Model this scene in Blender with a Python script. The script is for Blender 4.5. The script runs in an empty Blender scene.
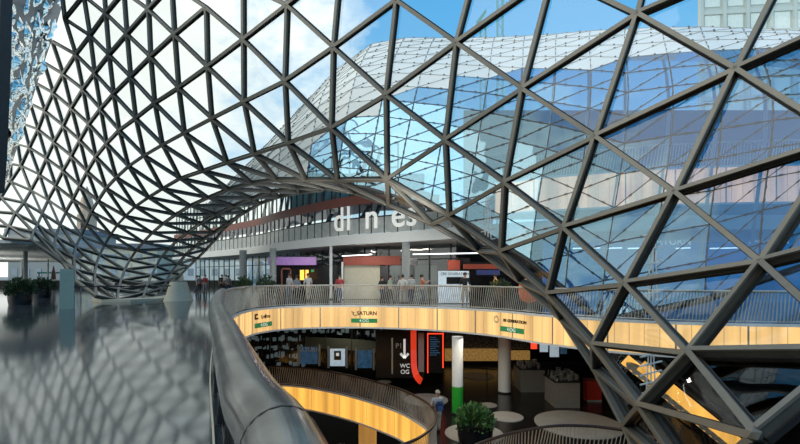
import bpy, bmesh, math, random
from mathutils import Vector, Matrix, noise
random.seed(7)
C = bpy.context.scene.collection
S = bpy.context.scene
PI = math.pi
F = 440.0                       # focal length in pixels of the 800 x 444 frame
EYE = 1.7

# ------------------------------------------------------------------ camera
cd = bpy.data.cameras.new('camera'); cam = bpy.data.objects.new('camera', cd); C.objects.link(cam)
cam.location = (0, 0, EYE); cam.rotation_euler = (PI/2, 0, 0)
cd.sensor_width = 36; cd.lens = 36*F/800; cd.shift_y = (275-222)/800; cd.clip_start = .05; cd.clip_end = 1500
S.camera = cam
# ------------------------------------------------------------------ world
w = bpy.data.worlds.new('sky'); S.world = w; w.use_nodes = True
nt = w.node_tree; nt.nodes.clear()
def nn(t, typ, **kw):
    n = t.nodes.new(typ)
    for k, v in kw.items(): setattr(n, k, v)
    return n
out = nn(nt, 'ShaderNodeOutputWorld'); bg = nn(nt, 'ShaderNodeBackground'); bg.inputs[1].default_value = 1.35
tc = nn(nt, 'ShaderNodeTexCoord'); sep = nn(nt, 'ShaderNodeSeparateXYZ'); nt.links.new(tc.outputs['Generated'], sep.inputs[0])
grad = nn(nt, 'ShaderNodeValToRGB'); nt.links.new(sep.outputs[2], grad.inputs[0])
e = grad.color_ramp.elements
e[0].position = 0.0; e[0].color = (.60, .66, .66, 1)
e[1].position = .75; e[1].color = (.045, .20, .44, 1)
m1 = e.new(.22); m1.color = (.24, .47, .66, 1)
m2 = e.new(.45); m2.color = (.085, .31, .56, 1)
mp = nn(nt, 'ShaderNodeMapping'); mp.inputs['Scale'].default_value = (1.0, 1.0, 1.7); nt.links.new(tc.outputs['Generated'], mp.inputs[0])
nz = nn(nt, 'ShaderNodeTexNoise'); nz.inputs['Scale'].default_value = 3.2; nz.inputs['Detail'].default_value = 8; nz.inputs['Roughness'].default_value = .62
nt.links.new(mp.outputs[0], nz.inputs[0])
bias = nn(nt, 'ShaderNodeMath', operation='MULTIPLY_ADD'); bias.inputs[1].default_value = -.60; bias.inputs[2].default_value = -.03   # more cloud to the left (-x)
nt.links.new(sep.outputs[0], bias.inputs[0])
ad = nn(nt, 'ShaderNodeMath', operation='ADD'); nt.links.new(nz.outputs[0], ad.inputs[0]); nt.links.new(bias.outputs[0], ad.inputs[1])
cr = nn(nt, 'ShaderNodeValToRGB'); nt.links.new(ad.outputs[0], cr.inputs[0])
cr.color_ramp.elements[0].position = .46; cr.color_ramp.elements[0].color = (0, 0, 0, 1)
cr.color_ramp.elements[1].position = .68; cr.color_ramp.elements[1].color = (1, 1, 1, 1)
mx = nn(nt, 'ShaderNodeMixRGB'); nt.links.new(cr.outputs[0], mx.inputs[0]); nt.links.new(grad.outputs[0], mx.inputs[1]); mx.inputs[2].default_value = (.70, .735, .70, 1)
nt.links.new(mx.outputs[0], bg.inputs[0]); nt.links.new(bg.outputs[0], out.inputs[0])
# ------------------------------------------------------------------ sun and exposure
# added spots without fixtures, brightening the gallery front and the white slab
for x_, y_ in ((-4.5, 15.5), (.5, 13.0)):
    hl = bpy.data.lights.new('added_gallery_spot', 'SPOT'); hl.energy = 1100; hl.spot_size = math.radians(75); hl.spot_blend = .8; hl.shadow_soft_size = .4; hl.color = (1, .97, .92)
    ho = bpy.data.objects.new('added_gallery_spot', hl); C.objects.link(ho); ho.location = (x_, y_, 3.6)
    ho.rotation_euler = Vector((-2.5-x_*.5, 29-y_, 1.2)).to_track_quat('-Z', 'Y').to_euler()
sl = bpy.data.lights.new('sun', 'SUN'); sl.energy = 0.6; sl.angle = math.radians(45); sl.color = (1, .95, .86)
so = bpy.data.objects.new('sun', sl); C.objects.link(so)
so.rotation_euler = Vector((.75, .36, -.56)).to_track_quat('-Z', 'Y').to_euler()
S.view_settings.view_transform = 'Standard'; S.view_settings.look = 'None'; S.view_settings.gamma = 1
S.view_settings.use_curve_mapping = False; S.view_settings.exposure = 0.22
try: S.cycles.max_bounces = 10; S.cycles.transparent_max_bounces = 16; S.cycles.caustics_reflective = False; S.cycles.caustics_refractive = False; S.cycles.use_denoising = True
except Exception: pass

# ------------------------------------------------------------------ materials
def mat(name, col, rough=.5, metal=0, emit=None, es=0, var=.12, scale=6, spec=.5, bump=0, bscale=20, ior=1.5):
    m = bpy.data.materials.new(name); m.use_nodes = True; t = m.node_tree
    b = t.nodes['Principled BSDF']
    b.inputs['IOR'].default_value = ior; b.inputs['Roughness'].default_value = rough; b.inputs['Metallic'].default_value = metal
    b.inputs['Specular IOR Level'].default_value = spec
    tcn = nn(t, 'ShaderNodeTexCoord'); n = nn(t, 'ShaderNodeTexNoise'); n.inputs['Scale'].default_value = scale; n.inputs['Detail'].default_value = 4
    t.links.new(tcn.outputs['Object'], n.inputs[0])
    r = nn(t, 'ShaderNodeValToRGB'); t.links.new(n.outputs[0], r.inputs[0])
    r.color_ramp.elements[0].position = .3; r.color_ramp.elements[1].position = .7
    r.color_ramp.elements[0].color = tuple(c*(1-var) for c in col)+(1,); r.color_ramp.elements[1].color = tuple(min(1, c*(1+var)) for c in col)+(1,)
    t.links.new(r.outputs[0], b.inputs['Base Color'])
    if bump:
        n2 = nn(t, 'ShaderNodeTexNoise'); n2.inputs['Scale'].default_value = bscale; t.links.new(tcn.outputs['Object'], n2.inputs[0])
        bm_ = nn(t, 'ShaderNodeBump'); bm_.inputs['Strength'].default_value = bump; t.links.new(n2.outputs[0], bm_.inputs['Height']); t.links.new(bm_.outputs[0], b.inputs['Normal'])
    if name.startswith('backlit'):
        mpn = nn(t, 'ShaderNodeMapping'); mpn.inputs['Scale'].default_value = (1, 1, .05); t.links.new(tcn.outputs['Object'], mpn.inputs[0])
        n3 = nn(t, 'ShaderNodeTexNoise'); n3.inputs['Scale'].default_value = 1.6; n3.inputs['Detail'].default_value = 3; t.links.new(mpn.outputs[0], n3.inputs[0])
        mr = nn(t, 'ShaderNodeMapRange'); mr.inputs[1].default_value = .3; mr.inputs[2].default_value = .7; mr.inputs[3].default_value = es*.55; mr.inputs[4].default_value = es*1.25
        t.links.new(n3.outputs[0], mr.inputs[0]); t.links.new(mr.outputs[0], b.inputs['Emission Strength'])
    if emit: b.inputs['Emission Color'].default_value = tuple(emit)+(1,); b.inputs['Emission Strength'].default_value = es
    return m
def glass(name, tint=(.93, .96, .97), refl=(1, 1, 1), ior=1.5, extra=0.0, rough=.02):
    m = bpy.data.materials.new(name); m.use_nodes = True; t = m.node_tree; t.nodes.clear()
    o = nn(t, 'ShaderNodeOutputMaterial'); mi = nn(t, 'ShaderNodeMixShader'); tr = nn(t, 'ShaderNodeBsdfTransparent'); gl = nn(t, 'ShaderNodeBsdfGlossy')
    tr.inputs[0].default_value = tint+(1,); gl.inputs[0].default_value = refl+(1,); gl.inputs[1].default_value = rough
    lw = nn(t, 'ShaderNodeLayerWeight'); lw.inputs[0].default_value = .5
    pw = nn(t, 'ShaderNodeMath', operation='POWER'); pw.inputs[1].default_value = 4.0; t.links.new(lw.outputs['Facing'], pw.inputs[0])
    fr = nn(t, 'ShaderNodeMath', operation='MULTIPLY_ADD'); fr.inputs[1].default_value = .45; fr.inputs[2].default_value = .05; t.links.new(pw.outputs[0], fr.inputs[0])
    a = nn(t, 'ShaderNodeMath', operation='ADD', use_clamp=True); a.inputs[1].default_value = extra
    tcn = nn(t, 'ShaderNodeTexCoord'); n = nn(t, 'ShaderNodeTexNoise'); n.inputs['Scale'].default_value = .35; t.links.new(tcn.outputs['Object'], n.inputs[0])
    bm_ = nn(t, 'ShaderNodeBump'); bm_.inputs['Strength'].default_value = .25; bm_.inputs['Distance'].default_value = .25; t.links.new(n.outputs[0], bm_.inputs['Height']); t.links.new(bm_.outputs[0], gl.inputs['Normal'])
    t.links.new(fr.outputs[0], a.inputs[0]); t.links.new(a.outputs[0], mi.inputs[0]); t.links.new(tr.outputs[0], mi.inputs[1]); t.links.new(gl.outputs[0], mi.inputs[2]); t.links.new(mi.outputs[0], o.inputs[0])
    return m
M = dict(
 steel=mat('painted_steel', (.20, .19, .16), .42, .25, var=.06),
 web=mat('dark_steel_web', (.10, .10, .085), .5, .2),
 gasket=mat('dark_gasket', (.015, .016, .015), .6),
 shellglass=glass('clear_roof_glass', (.93, .96, .96)),
 blueglass=glass('blue_coated_glass', (.42, .62, .76), (.44, .72, .87), 1.6, .29),
 frit=mat('white_fritted_panel', (.93, .94, .90), .35, 0, var=.04, scale=.6),
 joint=mat('dark_panel_joint', (.03, .04, .045), .5),
 floor=mat('polished_dark_stone', (.040, .055, .062), .085, 0, var=.3, scale=.7, spec=1.0, ior=1.8, bump=.04, bscale=1.2),
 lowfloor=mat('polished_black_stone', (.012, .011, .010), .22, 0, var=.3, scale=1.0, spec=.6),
 white=mat('white_paint', (.84, .85, .82), .5, var=.03),
 cream=mat('cream_panel', (.55, .52, .40), .6, var=.06),
 grey=mat('grey_paint', (.33, .35, .34), .55, var=.06),
 dark=mat('dark_metal', (.02, .021, .022), .4, .3),
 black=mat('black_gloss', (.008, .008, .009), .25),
 rust=mat('red_brown_cladding', (.24, .075, .05), .5, var=.1, scale=2),
 lamp=mat('backlit_amber_glass', (.15, .10, .04), .4, 0, (1, .50, .09), .95),
 lampup=mat('backlit_cream_glass', (.18, .14, .08), .4, 0, (1, .60, .22), .88),
 slat=mat('grey_brown_slat', (.50, .47, .40), .4, .3),
 rail=mat('brushed_steel_rail', (.24, .245, .24), .2, .95, var=.5, scale=3, bump=.14, bscale=4),
 darkrail=mat('bronze_rail', (.08, .055, .045), .3, .7),
 shopglass=glass('shop_glass', (.82, .90, .88), ior=1.45, extra=.05),
 leaf=mat('leaf_green', (.10, .20, .05), .5, var=.4, scale=3),
 leaf2=mat('dark_leaf', (.05, .085, .035), .5, var=.4, scale=3),
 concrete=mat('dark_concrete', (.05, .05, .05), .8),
 soffit=mat('grey_soffit', (.55, .58, .56), .6),
 green=mat('green_paint', (.02, .38, .03), .5),
 red=mat('red_gloss', (.65, .03, .01), .35, emit=(1, .06, .01), es=.35),
 redlit=mat('red_lightbox', (.8, .05, .02), .4, emit=(1, .06, .02), es=1.1),
 darkred=mat('dark_red_panel', (.30, .05, .025), .5),
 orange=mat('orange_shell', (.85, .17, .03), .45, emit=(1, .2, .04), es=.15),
 purple=mat('purple_panel', (.28, .16, .38), .5, emit=(.5, .25, .7), es=.18),
 amber=mat('amber_light', (.9, .5, .1), .4, emit=(1, .45, .05), es=1.3),
 gold=mat('golden_shop_light', (.5, .32, .12), .6, emit=(1, .55, .15), es=.16, var=.7, scale=7),
 strip=mat('strip_light', (.9, .95, 1), .4, emit=(.9, .97, 1), es=1.6),
 greensign=mat('green_sign', (.03, .25, .08), .5, emit=(.03, .3, .1), es=.25),
 ink=mat('dark_lettering', (.025, .02, .012), .6),
 whiteink=mat('white_lettering', (.8, .8, .75), .5, emit=(.9, .9, .85), es=.35),
 poster=mat('blue_poster', (.04, .10, .20), .4, emit=(.05, .2, .35), es=.12, var=.9, scale=3),
 paleposter=mat('pale_poster', (.6, .68, .72), .4, emit=(.6, .75, .85), es=.35, var=.3, scale=3),
 disc=mat('pale_stone_disc', (.42, .38, .32), .4, var=.08, scale=2),
 greydisc=mat('grey_stone_disc', (.15, .15, .145), .4),
 blue=mat('blue_panel', (.03, .05, .2), .5),
 skin=mat('skin', (.55, .32, .22), .6), hair=mat('dark_hair', (.04, .025, .015), .7),
 fairhair=mat('light_hair', (.45, .38, .28), .7),
 sand=mat('salmon_stone', (.70, .50, .36), .8, var=.2, scale=.2),
 teal=mat('teal_glass', (.10, .22, .25), .15, .4),
 merch=mat('shelf_goods', (.16, .16, .15), .6, var=.95, scale=9),
 crane=mat('green_crane_paint', (.03, .28, .22), .5),
 ground=mat('pale_paving', (.30, .31, .30), .8),
 scale=mat('mirror_cladding', (.95, .93, .86), .06, .95, var=.1),
 tower=mat('white_tower_panel', (.50, .58, .56), .5, var=.04, scale=.3),
 towerglass=mat('pale_tower_glass', (.70, .80, .77), .25, .0),
)
def cloth(name, c): return mat(name, c, .8, var=.15, scale=15)

# ------------------------------------------------------------------ helpers
def tag(o, label=None, cat=None, group=None, kind=None):
    if label: o['label'] = label
    if cat: o['category'] = cat
    if group: o['group'] = group
    if kind: o['kind'] = kind
    return o
def obj(name, bm, mats, parent=None, smooth=False):
    me = bpy.data.meshes.new(name); bmesh.ops.recalc_face_normals(bm, faces=bm.faces[:]); bm.to_mesh(me); bm.free()
    for m in (mats if isinstance(mats, (list, tuple)) else [mats]): me.materials.append(M[m] if isinstance(m, str) else m)
    if smooth:
        for p in me.polygons: p.use_smooth = True
    o = bpy.data.objects.new(name, me); C.objects.link(o)
    if parent:
        o.parent = parent
        o.matrix_parent_inverse = Matrix.Identity(4)
        if parent.location.length > 0 or any(parent.rotation_euler):
            mw = (Matrix.Translation(parent.location) @ parent.rotation_euler.to_matrix().to_4x4())
            if parent.get('world_parts', 1): me.transform(mw.inverted())
    return o
def empty(name, loc, label=None, cat=None, group=None, rz=0):
    o = bpy.data.objects.new(name, None); C.objects.link(o); o.location = loc; o.rotation_euler = (0, 0, rz); o.empty_display_size = .1
    return tag(o, label, cat, group)
def B(): return bmesh.new()
def box(bm, a, b, mi=0, M4=None):
    x0, y0, z0 = a; x1, y1, z1 = b
    vs = [bm.verts.new(v) for v in ((x0,y0,z0),(x1,y0,z0),(x1,y1,z0),(x0,y1,z0),(x0,y0,z1),(x1,y0,z1),(x1,y1,z1),(x0,y1,z1))]
    if M4 is not None:
        for v in vs: v.co = M4 @ v.co
    for f in ((0,3,2,1),(4,5,6,7),(0,1,5,4),(1,2,6,5),(2,3,7,6),(3,0,4,7)): bm.faces.new([vs[i] for i in f]).material_index = mi
def bar(bm, p, q, w, h, n=None, off=0, mi=0):
    """box section from p to q, w wide, h deep along n, centre shifted by off along n"""
    p, q = Vector(p), Vector(q); d = (q-p)
    if d.length < 1e-6: return
    d.normalize(); n = Vector(n) if n is not None else (Vector((0,0,1)) if abs(d.z) < .9 else Vector((0,1,0)))
    s = d.cross(n).normalized(); n = s.cross(d).normalized()
    vs = []
    for c in (p, q):
        for a, b in ((-1,-1),(1,-1),(1,1),(-1,1)): vs.append(bm.verts.new(c+s*a*w/2+n*(b*h/2+off)))
    for f in ((0,1,2,3),(7,6,5,4),(0,4,5,1),(1,5,6,2),(2,6,7,3),(3,7,4,0)): bm.faces.new([vs[i] for i in f]).material_index = mi
def tube(bm, pts, r, seg=12, mi=0, caps=True, flat=1.0):
    pts = [Vector(p) for p in pts]; rings = []
    for i, p in enumerate(pts):
        d = (pts[min(i+1, len(pts)-1)]-pts[max(i-1, 0)]).normalized()
        up = Vector((0,0,1)) if abs(d.z) < .95 else Vector((0,1,0))
        s = d.cross(up).normalized(); u = s.cross(d).normalized()
        rr = r[i] if isinstance(r, (list, tuple)) else r
        rings.append([bm.verts.new(p+s*math.cos(2*PI*k/seg)*rr+u*math.sin(2*PI*k/seg)*rr*flat) for k in range(seg)])
    for a, b in zip(rings, rings[1:]):
        for k in range(seg): bm.faces.new((a[k], a[(k+1)%seg], b[(k+1)%seg], b[k])).material_index = mi
    if caps: bm.faces.new(rings[0][::-1]).material_index = mi; bm.faces.new(rings[-1]).material_index = mi
def lathe(bm, c, prof, seg=24, mi=0):
    c = Vector(c); rings = [[bm.verts.new(c+Vector((math.cos(2*PI*k/seg)*r, math.sin(2*PI*k/seg)*r, z))) for k in range(seg)] for r, z in prof]
    for a, b in zip(rings, rings[1:]):
        for k in range(seg): bm.faces.new((a[k], a[(k+1)%seg], b[(k+1)%seg], b[k])).material_index = mi
    bm.faces.new(rings[0][::-1]); bm.faces.new(rings[-1])
def U(u, v, d): return Vector(((u-400)/F*d, d, EYE+(275-v)/F*d))     # point seen at a photo position, at distance d
def smooth_curve(P, step):
    """Catmull-Rom through plan points, resampled at even spacing"""
    P = [Vector(p) for p in P]; out = []
    Q = [P[0]*2-P[1]]+P+[P[-1]*2-P[-2]]
    for i in range(1, len(Q)-2):
        a, b, c, d = Q[i-1:i+3]
        for k in range(40):
            t = k/40; out.append(.5*((2*b)+(c-a)*t+(2*a-5*b+4*c-d)*t*t+(3*b-a-3*c+d)*t**3))
    out.append(P[-1]); res = [out[0]]; acc = 0
    for a, b in zip(out, out[1:]):
        L = (b-a).length
        while acc+L >= step and L > 1e-9:
            t = (step-acc)/L; a = a+(b-a)*t; res.append(a.copy()); L = (b-a).length; acc = 0
        acc += L
    return res
def nrm(P, i):
    d = (P[min(i+1, len(P)-1)]-P[max(i-1, 0)]).normalized(); return Vector((-d.y, d.x, 0))
def strip_wall(bm, P, z0, z1, th=0.0, mi=0):
    a = [bm.verts.new((p.x, p.y, z0)) for p in P]; b = [bm.verts.new((p.x, p.y, z1)) for p in P]
    for i in range(len(P)-1): bm.faces.new((a[i], a[i+1], b[i+1], b[i])).material_index = mi
    if th:
        N_ = [nrm(P, i)*th for i in range(len(P))]
        c = [bm.verts.new((p.x+n.x, p.y+n.y, z0)) for p, n in zip(P, N_)]; e_ = [bm.verts.new((p.x+n.x, p.y+n.y, z1)) for p, n in zip(P, N_)]
        for i in range(len(P)-1):
            for f in ((c[i+1], c[i], e_[i], e_[i+1]), (b[i], b[i+1], e_[i+1], e_[i]), (a[i+1], a[i], c[i], c[i+1])): bm.faces.new(f).material_index = mi
        bm.faces.new((a[0], b[0], e_[0], c[0])); bm.faces.new((a[-1], c[-1], e_[-1], b[-1]))
def slab(name, outline, z0, z1, m, **kw):
    bm = B(); lo = [bm.verts.new((x, y, z0)) for x, y in outline]; hi = [bm.verts.new((x, y, z1)) for x, y in outline]
    from mathutils.geometry import tessellate_polygon
    for t in tessellate_polygon([[Vector((x, y, 0)) for x, y in outline]]):
        bm.faces.new([hi[i] for i in t]); bm.faces.new([lo[i] for i in t][::-1])
    n = len(outline)
    for i in range(n): bm.faces.new((lo[i], lo[(i+1)%n], hi[(i+1)%n], hi[i]))
    return tag(obj(name, bm, m), kind='structure', **kw)
def text(name, s, size, origin, tangent, m, parent=None, ext=.01, align='CENTER', up=(0, 0, 1), bold=0):
    cu = bpy.data.curves.new(name, 'FONT'); cu.body = s; cu.size = size; cu.extrude = ext; cu.offset = bold; cu.align_x = align; cu.align_y = 'CENTER'; cu.materials.append(M[m])
    tmp = bpy.data.objects.new(name+'_tmp', cu); C.objects.link(tmp); bpy.context.view_layer.update()
    me = bpy.data.meshes.new_from_object(tmp.evaluated_get(bpy.context.evaluated_depsgraph_get())); me.name = name
    bpy.data.objects.remove(tmp); o = bpy.data.objects.new(name, me); C.objects.link(o)
    t = Vector(tangent).normalized(); u = Vector(up); n = t.cross(u)
    R = Matrix((t, u, n)).transposed().to_4x4(); R.translation = Vector(origin)
    if parent: o.parent = parent; o.matrix_basis = Matrix.Translation(parent.location).inverted() @ R
    else: o.matrix_basis = R
    return o

# ================================================================== THE STRUCTURE
EDGE = [(1.1,-2.2),(.75,-1.0),(-.05,.6),(-.41,1.51),(-.70,2.07),(-1.30,3.4),(-1.92,4.8),(-3.03,7.3),(-4.3,10.4),(-5.9,14.6),(-7.2,19.2),(-7.35,22.4),
        (-5.9,24.4),(-2.8,25.0),(0,24.5),(2.65,23.3),(4.85,21.4),(6.4,19.0),(8.6,16.9),(12,15.6),(18,15)]
EC = smooth_curve([(x, y, 0) for x, y in EDGE], .25)
slab('floor', [(p.x, p.y) for p in EC]+[(40, 15), (40, 62), (-70, 62), (-70, -8), (1.1, -8)], -.12, 0, 'floor')
slab('trim_1', [(p.x, p.y) for p in EC if p.y > 17]+[(p.x*.0+30, 17) for p in EC[:1]]+[(30, 44), (-10, 44), (-10, 17)], -1.32, -.14, 'dark')
LF = slab('floor_lower', [(-26, -2), (26, -2), (26, 44), (-26, 44)], -5.5, -5.42, 'black')   # replaced below by level with openings
bpy.data.objects.remove(LF)
# lower level slab with a rounded opening and a second opening to the right
RING = [(-.4,14.3),(.55,15.2),(1.15,16.3),(1.45,17.6),(1.35,19.0),(.75,20.6),(-.4,22.4),(-2.9,24.9),(-5.9,26.9),(-8.2,27.2),(-10,25.5),(-10.6,22),(-9.5,17.5),(-6.2,14.2),(-2.6,13.3)]
RC = smooth_curve([(x, y, 0) for x, y in RING]+[(RING[0][0], RING[0][1], 0)], .25)
ARC = [(1.2,12.6),(2.2,14.3),(3.4,15.4),(4.8,16.2),(6.1,16.6),(7.6,16.4),(8.8,15.5),(9.4,13.5),(9.4,10)]
AC = smooth_curve([(x, y, 0) for x, y in ARC], .25)
def lower_outline():
    # outer boundary with slit into the ring opening, so one polygon carries both holes
    o = [(-26, -2), (-26, 44), (26, 44), (26, -2), (9.4, -2)]
    o += [(p.x, p.y) for p in AC[::-1]]
    o += [(1.2, -2), (-2.6, -2)]
    k = min(range(len(RC)), key=lambda i: (RC[i]-Vector((-2.6, 13.3, 0))).length)
    ring = RC[k:]+RC[1:k]
    o += [(ring[0].x, ring[0].y)]+[(p.x, p.y) for p in ring[1:]]+[(ring[0].x-.02, ring[0].y)]
    o += [(-2.62, -2)]
    return o
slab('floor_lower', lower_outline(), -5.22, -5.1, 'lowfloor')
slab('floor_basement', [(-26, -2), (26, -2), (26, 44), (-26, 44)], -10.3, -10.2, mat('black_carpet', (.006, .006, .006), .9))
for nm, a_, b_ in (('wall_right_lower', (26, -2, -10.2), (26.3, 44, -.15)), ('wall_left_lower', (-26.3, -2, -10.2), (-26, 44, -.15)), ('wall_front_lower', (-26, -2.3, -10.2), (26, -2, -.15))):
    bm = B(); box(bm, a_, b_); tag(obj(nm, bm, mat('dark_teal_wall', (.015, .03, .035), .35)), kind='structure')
# upper slab over the far gallery
UP = [(-30,58),(-23,51),(-14.3,42),(-9.6,35.8),(-4.1,29.8),(0,27),(3.3,24.2),(6.5,21.8),(10,20.2),(15,19.5),(26,19.5)]
UC = smooth_curve([(x, y, 0) for x, y in UP], .5)
slab('ceiling', [(p.x, p.y) for p in UC]+[(26, 48), (0, 60), (-20, 64)], 3.72, 4.36, 'white')
UL = [p for p in UC if p.x < 1.2]
slab('ceiling_roof', [(p.x, p.y+.4) for p in UL]+[(p.x+1.6, p.y+3.0) for p in UL[::-1]], 6.35, 7.0, 'rust')
# left soffit over the terrace opening
bm = B()
def so_z(y): return 3.95-(y-31)*.0185
PL = [(-75, 30), (-27.4, 31), (-26.2, 33), (-32, 45), (-44, 58), (-75, 58)]
lo_ = [bm.verts.new((x, y, so_z(y))) for x, y in PL]; hi_ = [bm.verts.new((x, y, so_z(y)+.25)) for x, y in PL]
bm.faces.new(lo_[::-1]); bm.faces.new(hi_)
for i in range(6): bm.faces.new((lo_[i], lo_[(i+1)%6], hi_[(i+1)%6], hi_[i]))
for k in range(22): y = 32+k*1.15; box(bm, (-74, y, so_z(y)-.14), (min(-27, -26-(y-33)*.66), y+.14, so_z(y)))
tag(obj('ceiling_left', bm, 'soffit'), kind='structure')
# ground outside
bm = B(); box(bm, (-400, 62.5, -.6), (400, 700, -.4)); tag(obj('ground_outside', bm, 'ground'), kind='structure')
bm = B(); box(bm, (-45, -12.3, -5), (34, -12, 7.5)); tag(obj('wall_behind', bm, mat('hall_wall', (.10, .11, .12), .6)), kind='structure')
# back wall of the gallery shops and of the lower level
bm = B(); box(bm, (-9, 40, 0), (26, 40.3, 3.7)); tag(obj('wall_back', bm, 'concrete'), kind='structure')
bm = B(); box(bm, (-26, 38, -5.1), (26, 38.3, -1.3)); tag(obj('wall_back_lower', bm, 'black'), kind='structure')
bm = B(); box(bm, (-9, 36, 7), (2, 36.4, 10)); tag(obj('wall_back_upper', bm, 'teal'), kind='structure')

# ------------------------------------------------------------------ glazing above the white slab
def glazing(name, P, z0, z1, step, lean, label, cat, mm='dark', transom=None, gm='shopglass'):
    t = empty(name, (0, 0, 0), label, cat)
    G = B(); strip_wall(G, P, z0, z1); obj('glass_pane', G, gm, t)
    k = 0; n = max(1, int(step/ (P[1]-P[0]).length))
    F_ = B()
    for i in range(0, len(P), n): bar(F_, (P[i].x, P[i].y, z0), (P[i].x, P[i].y, z1), .07, .10, n=nrm(P, i))
    obj('mullion', F_, mm, t)
    if transom:
        T_ = B()
        for a, b in zip(P, P[1:]): bar(T_, (a.x, a.y, transom), (b.x, b.y, transom), .08, .08)
        obj('transom', T_, mm, t)
    if lean:
        D_ = B()
        for i in range(0, len(P)-2*n, 2*n):
            o_ = nrm(P, i)*.9
            bar(D_, Vector((P[i].x, P[i].y, z0))+o_, Vector((P[i+2*n if (i//n)%4 else i+n].x, P[i+2*n if (i//n)%4 else i+n].y, z1))+o_, .2, .2)
        obj('diagonal_brace', D_, mm, t)
    return t
UG = [p+nrm(UC, i)*.25 for i, p in enumerate(UC)]
glazing('window_band', [p for p in UG if p.x < 5], 4.36, 6.35, 1.0, True, 'long curved window band above the white slab edge, dark mullions and raking braces behind', 'window', transom=5.45)
glazing('upper_window_band', [p+Vector((0, .6, 0)) for p in UG if p.x < 0], 7.0, 10.2, 1.0, True, 'topmost curved window band above the red brown slab, under the glass arch', 'window', transom=8.6)
fr = B(); strip_wall(fr, [p+Vector((0, -.04, 0)) for p in UG if p.x < 5], 4.4, 5.42)
tag(obj('fritted_glass_strip', fr, mat('grey_frit_glass', (.46, .49, .47), .25, var=.15, scale=3)), 'grey fritted glass strip along the foot of the curved window band', 'glass')
big = empty('giant_lettering', (0, 0, 0), 'giant white letters stuck on the curved window band over the slab', 'lettering')
for ch, u_, d_ in (('d', 337, 28.8), ('l', 351, 28.2), ('n', 370, 27.6), ('e', 395, 26.3), ('s', 411, 25.6)):
    x_ = (u_-400)/F*d_
    i = min(range(len(UG)), key=lambda k: abs(UG[k].x/UG[k].y-(u_-400)/F)); p = UG[i]; tg = (UG[i+1]-UG[i-1]).normalized()
    o = text('letter', ch, 2.3, (p.x, p.y-.15, 5.4), tg, 'whiteink', big, ext=.02, bold=.015)

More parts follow.
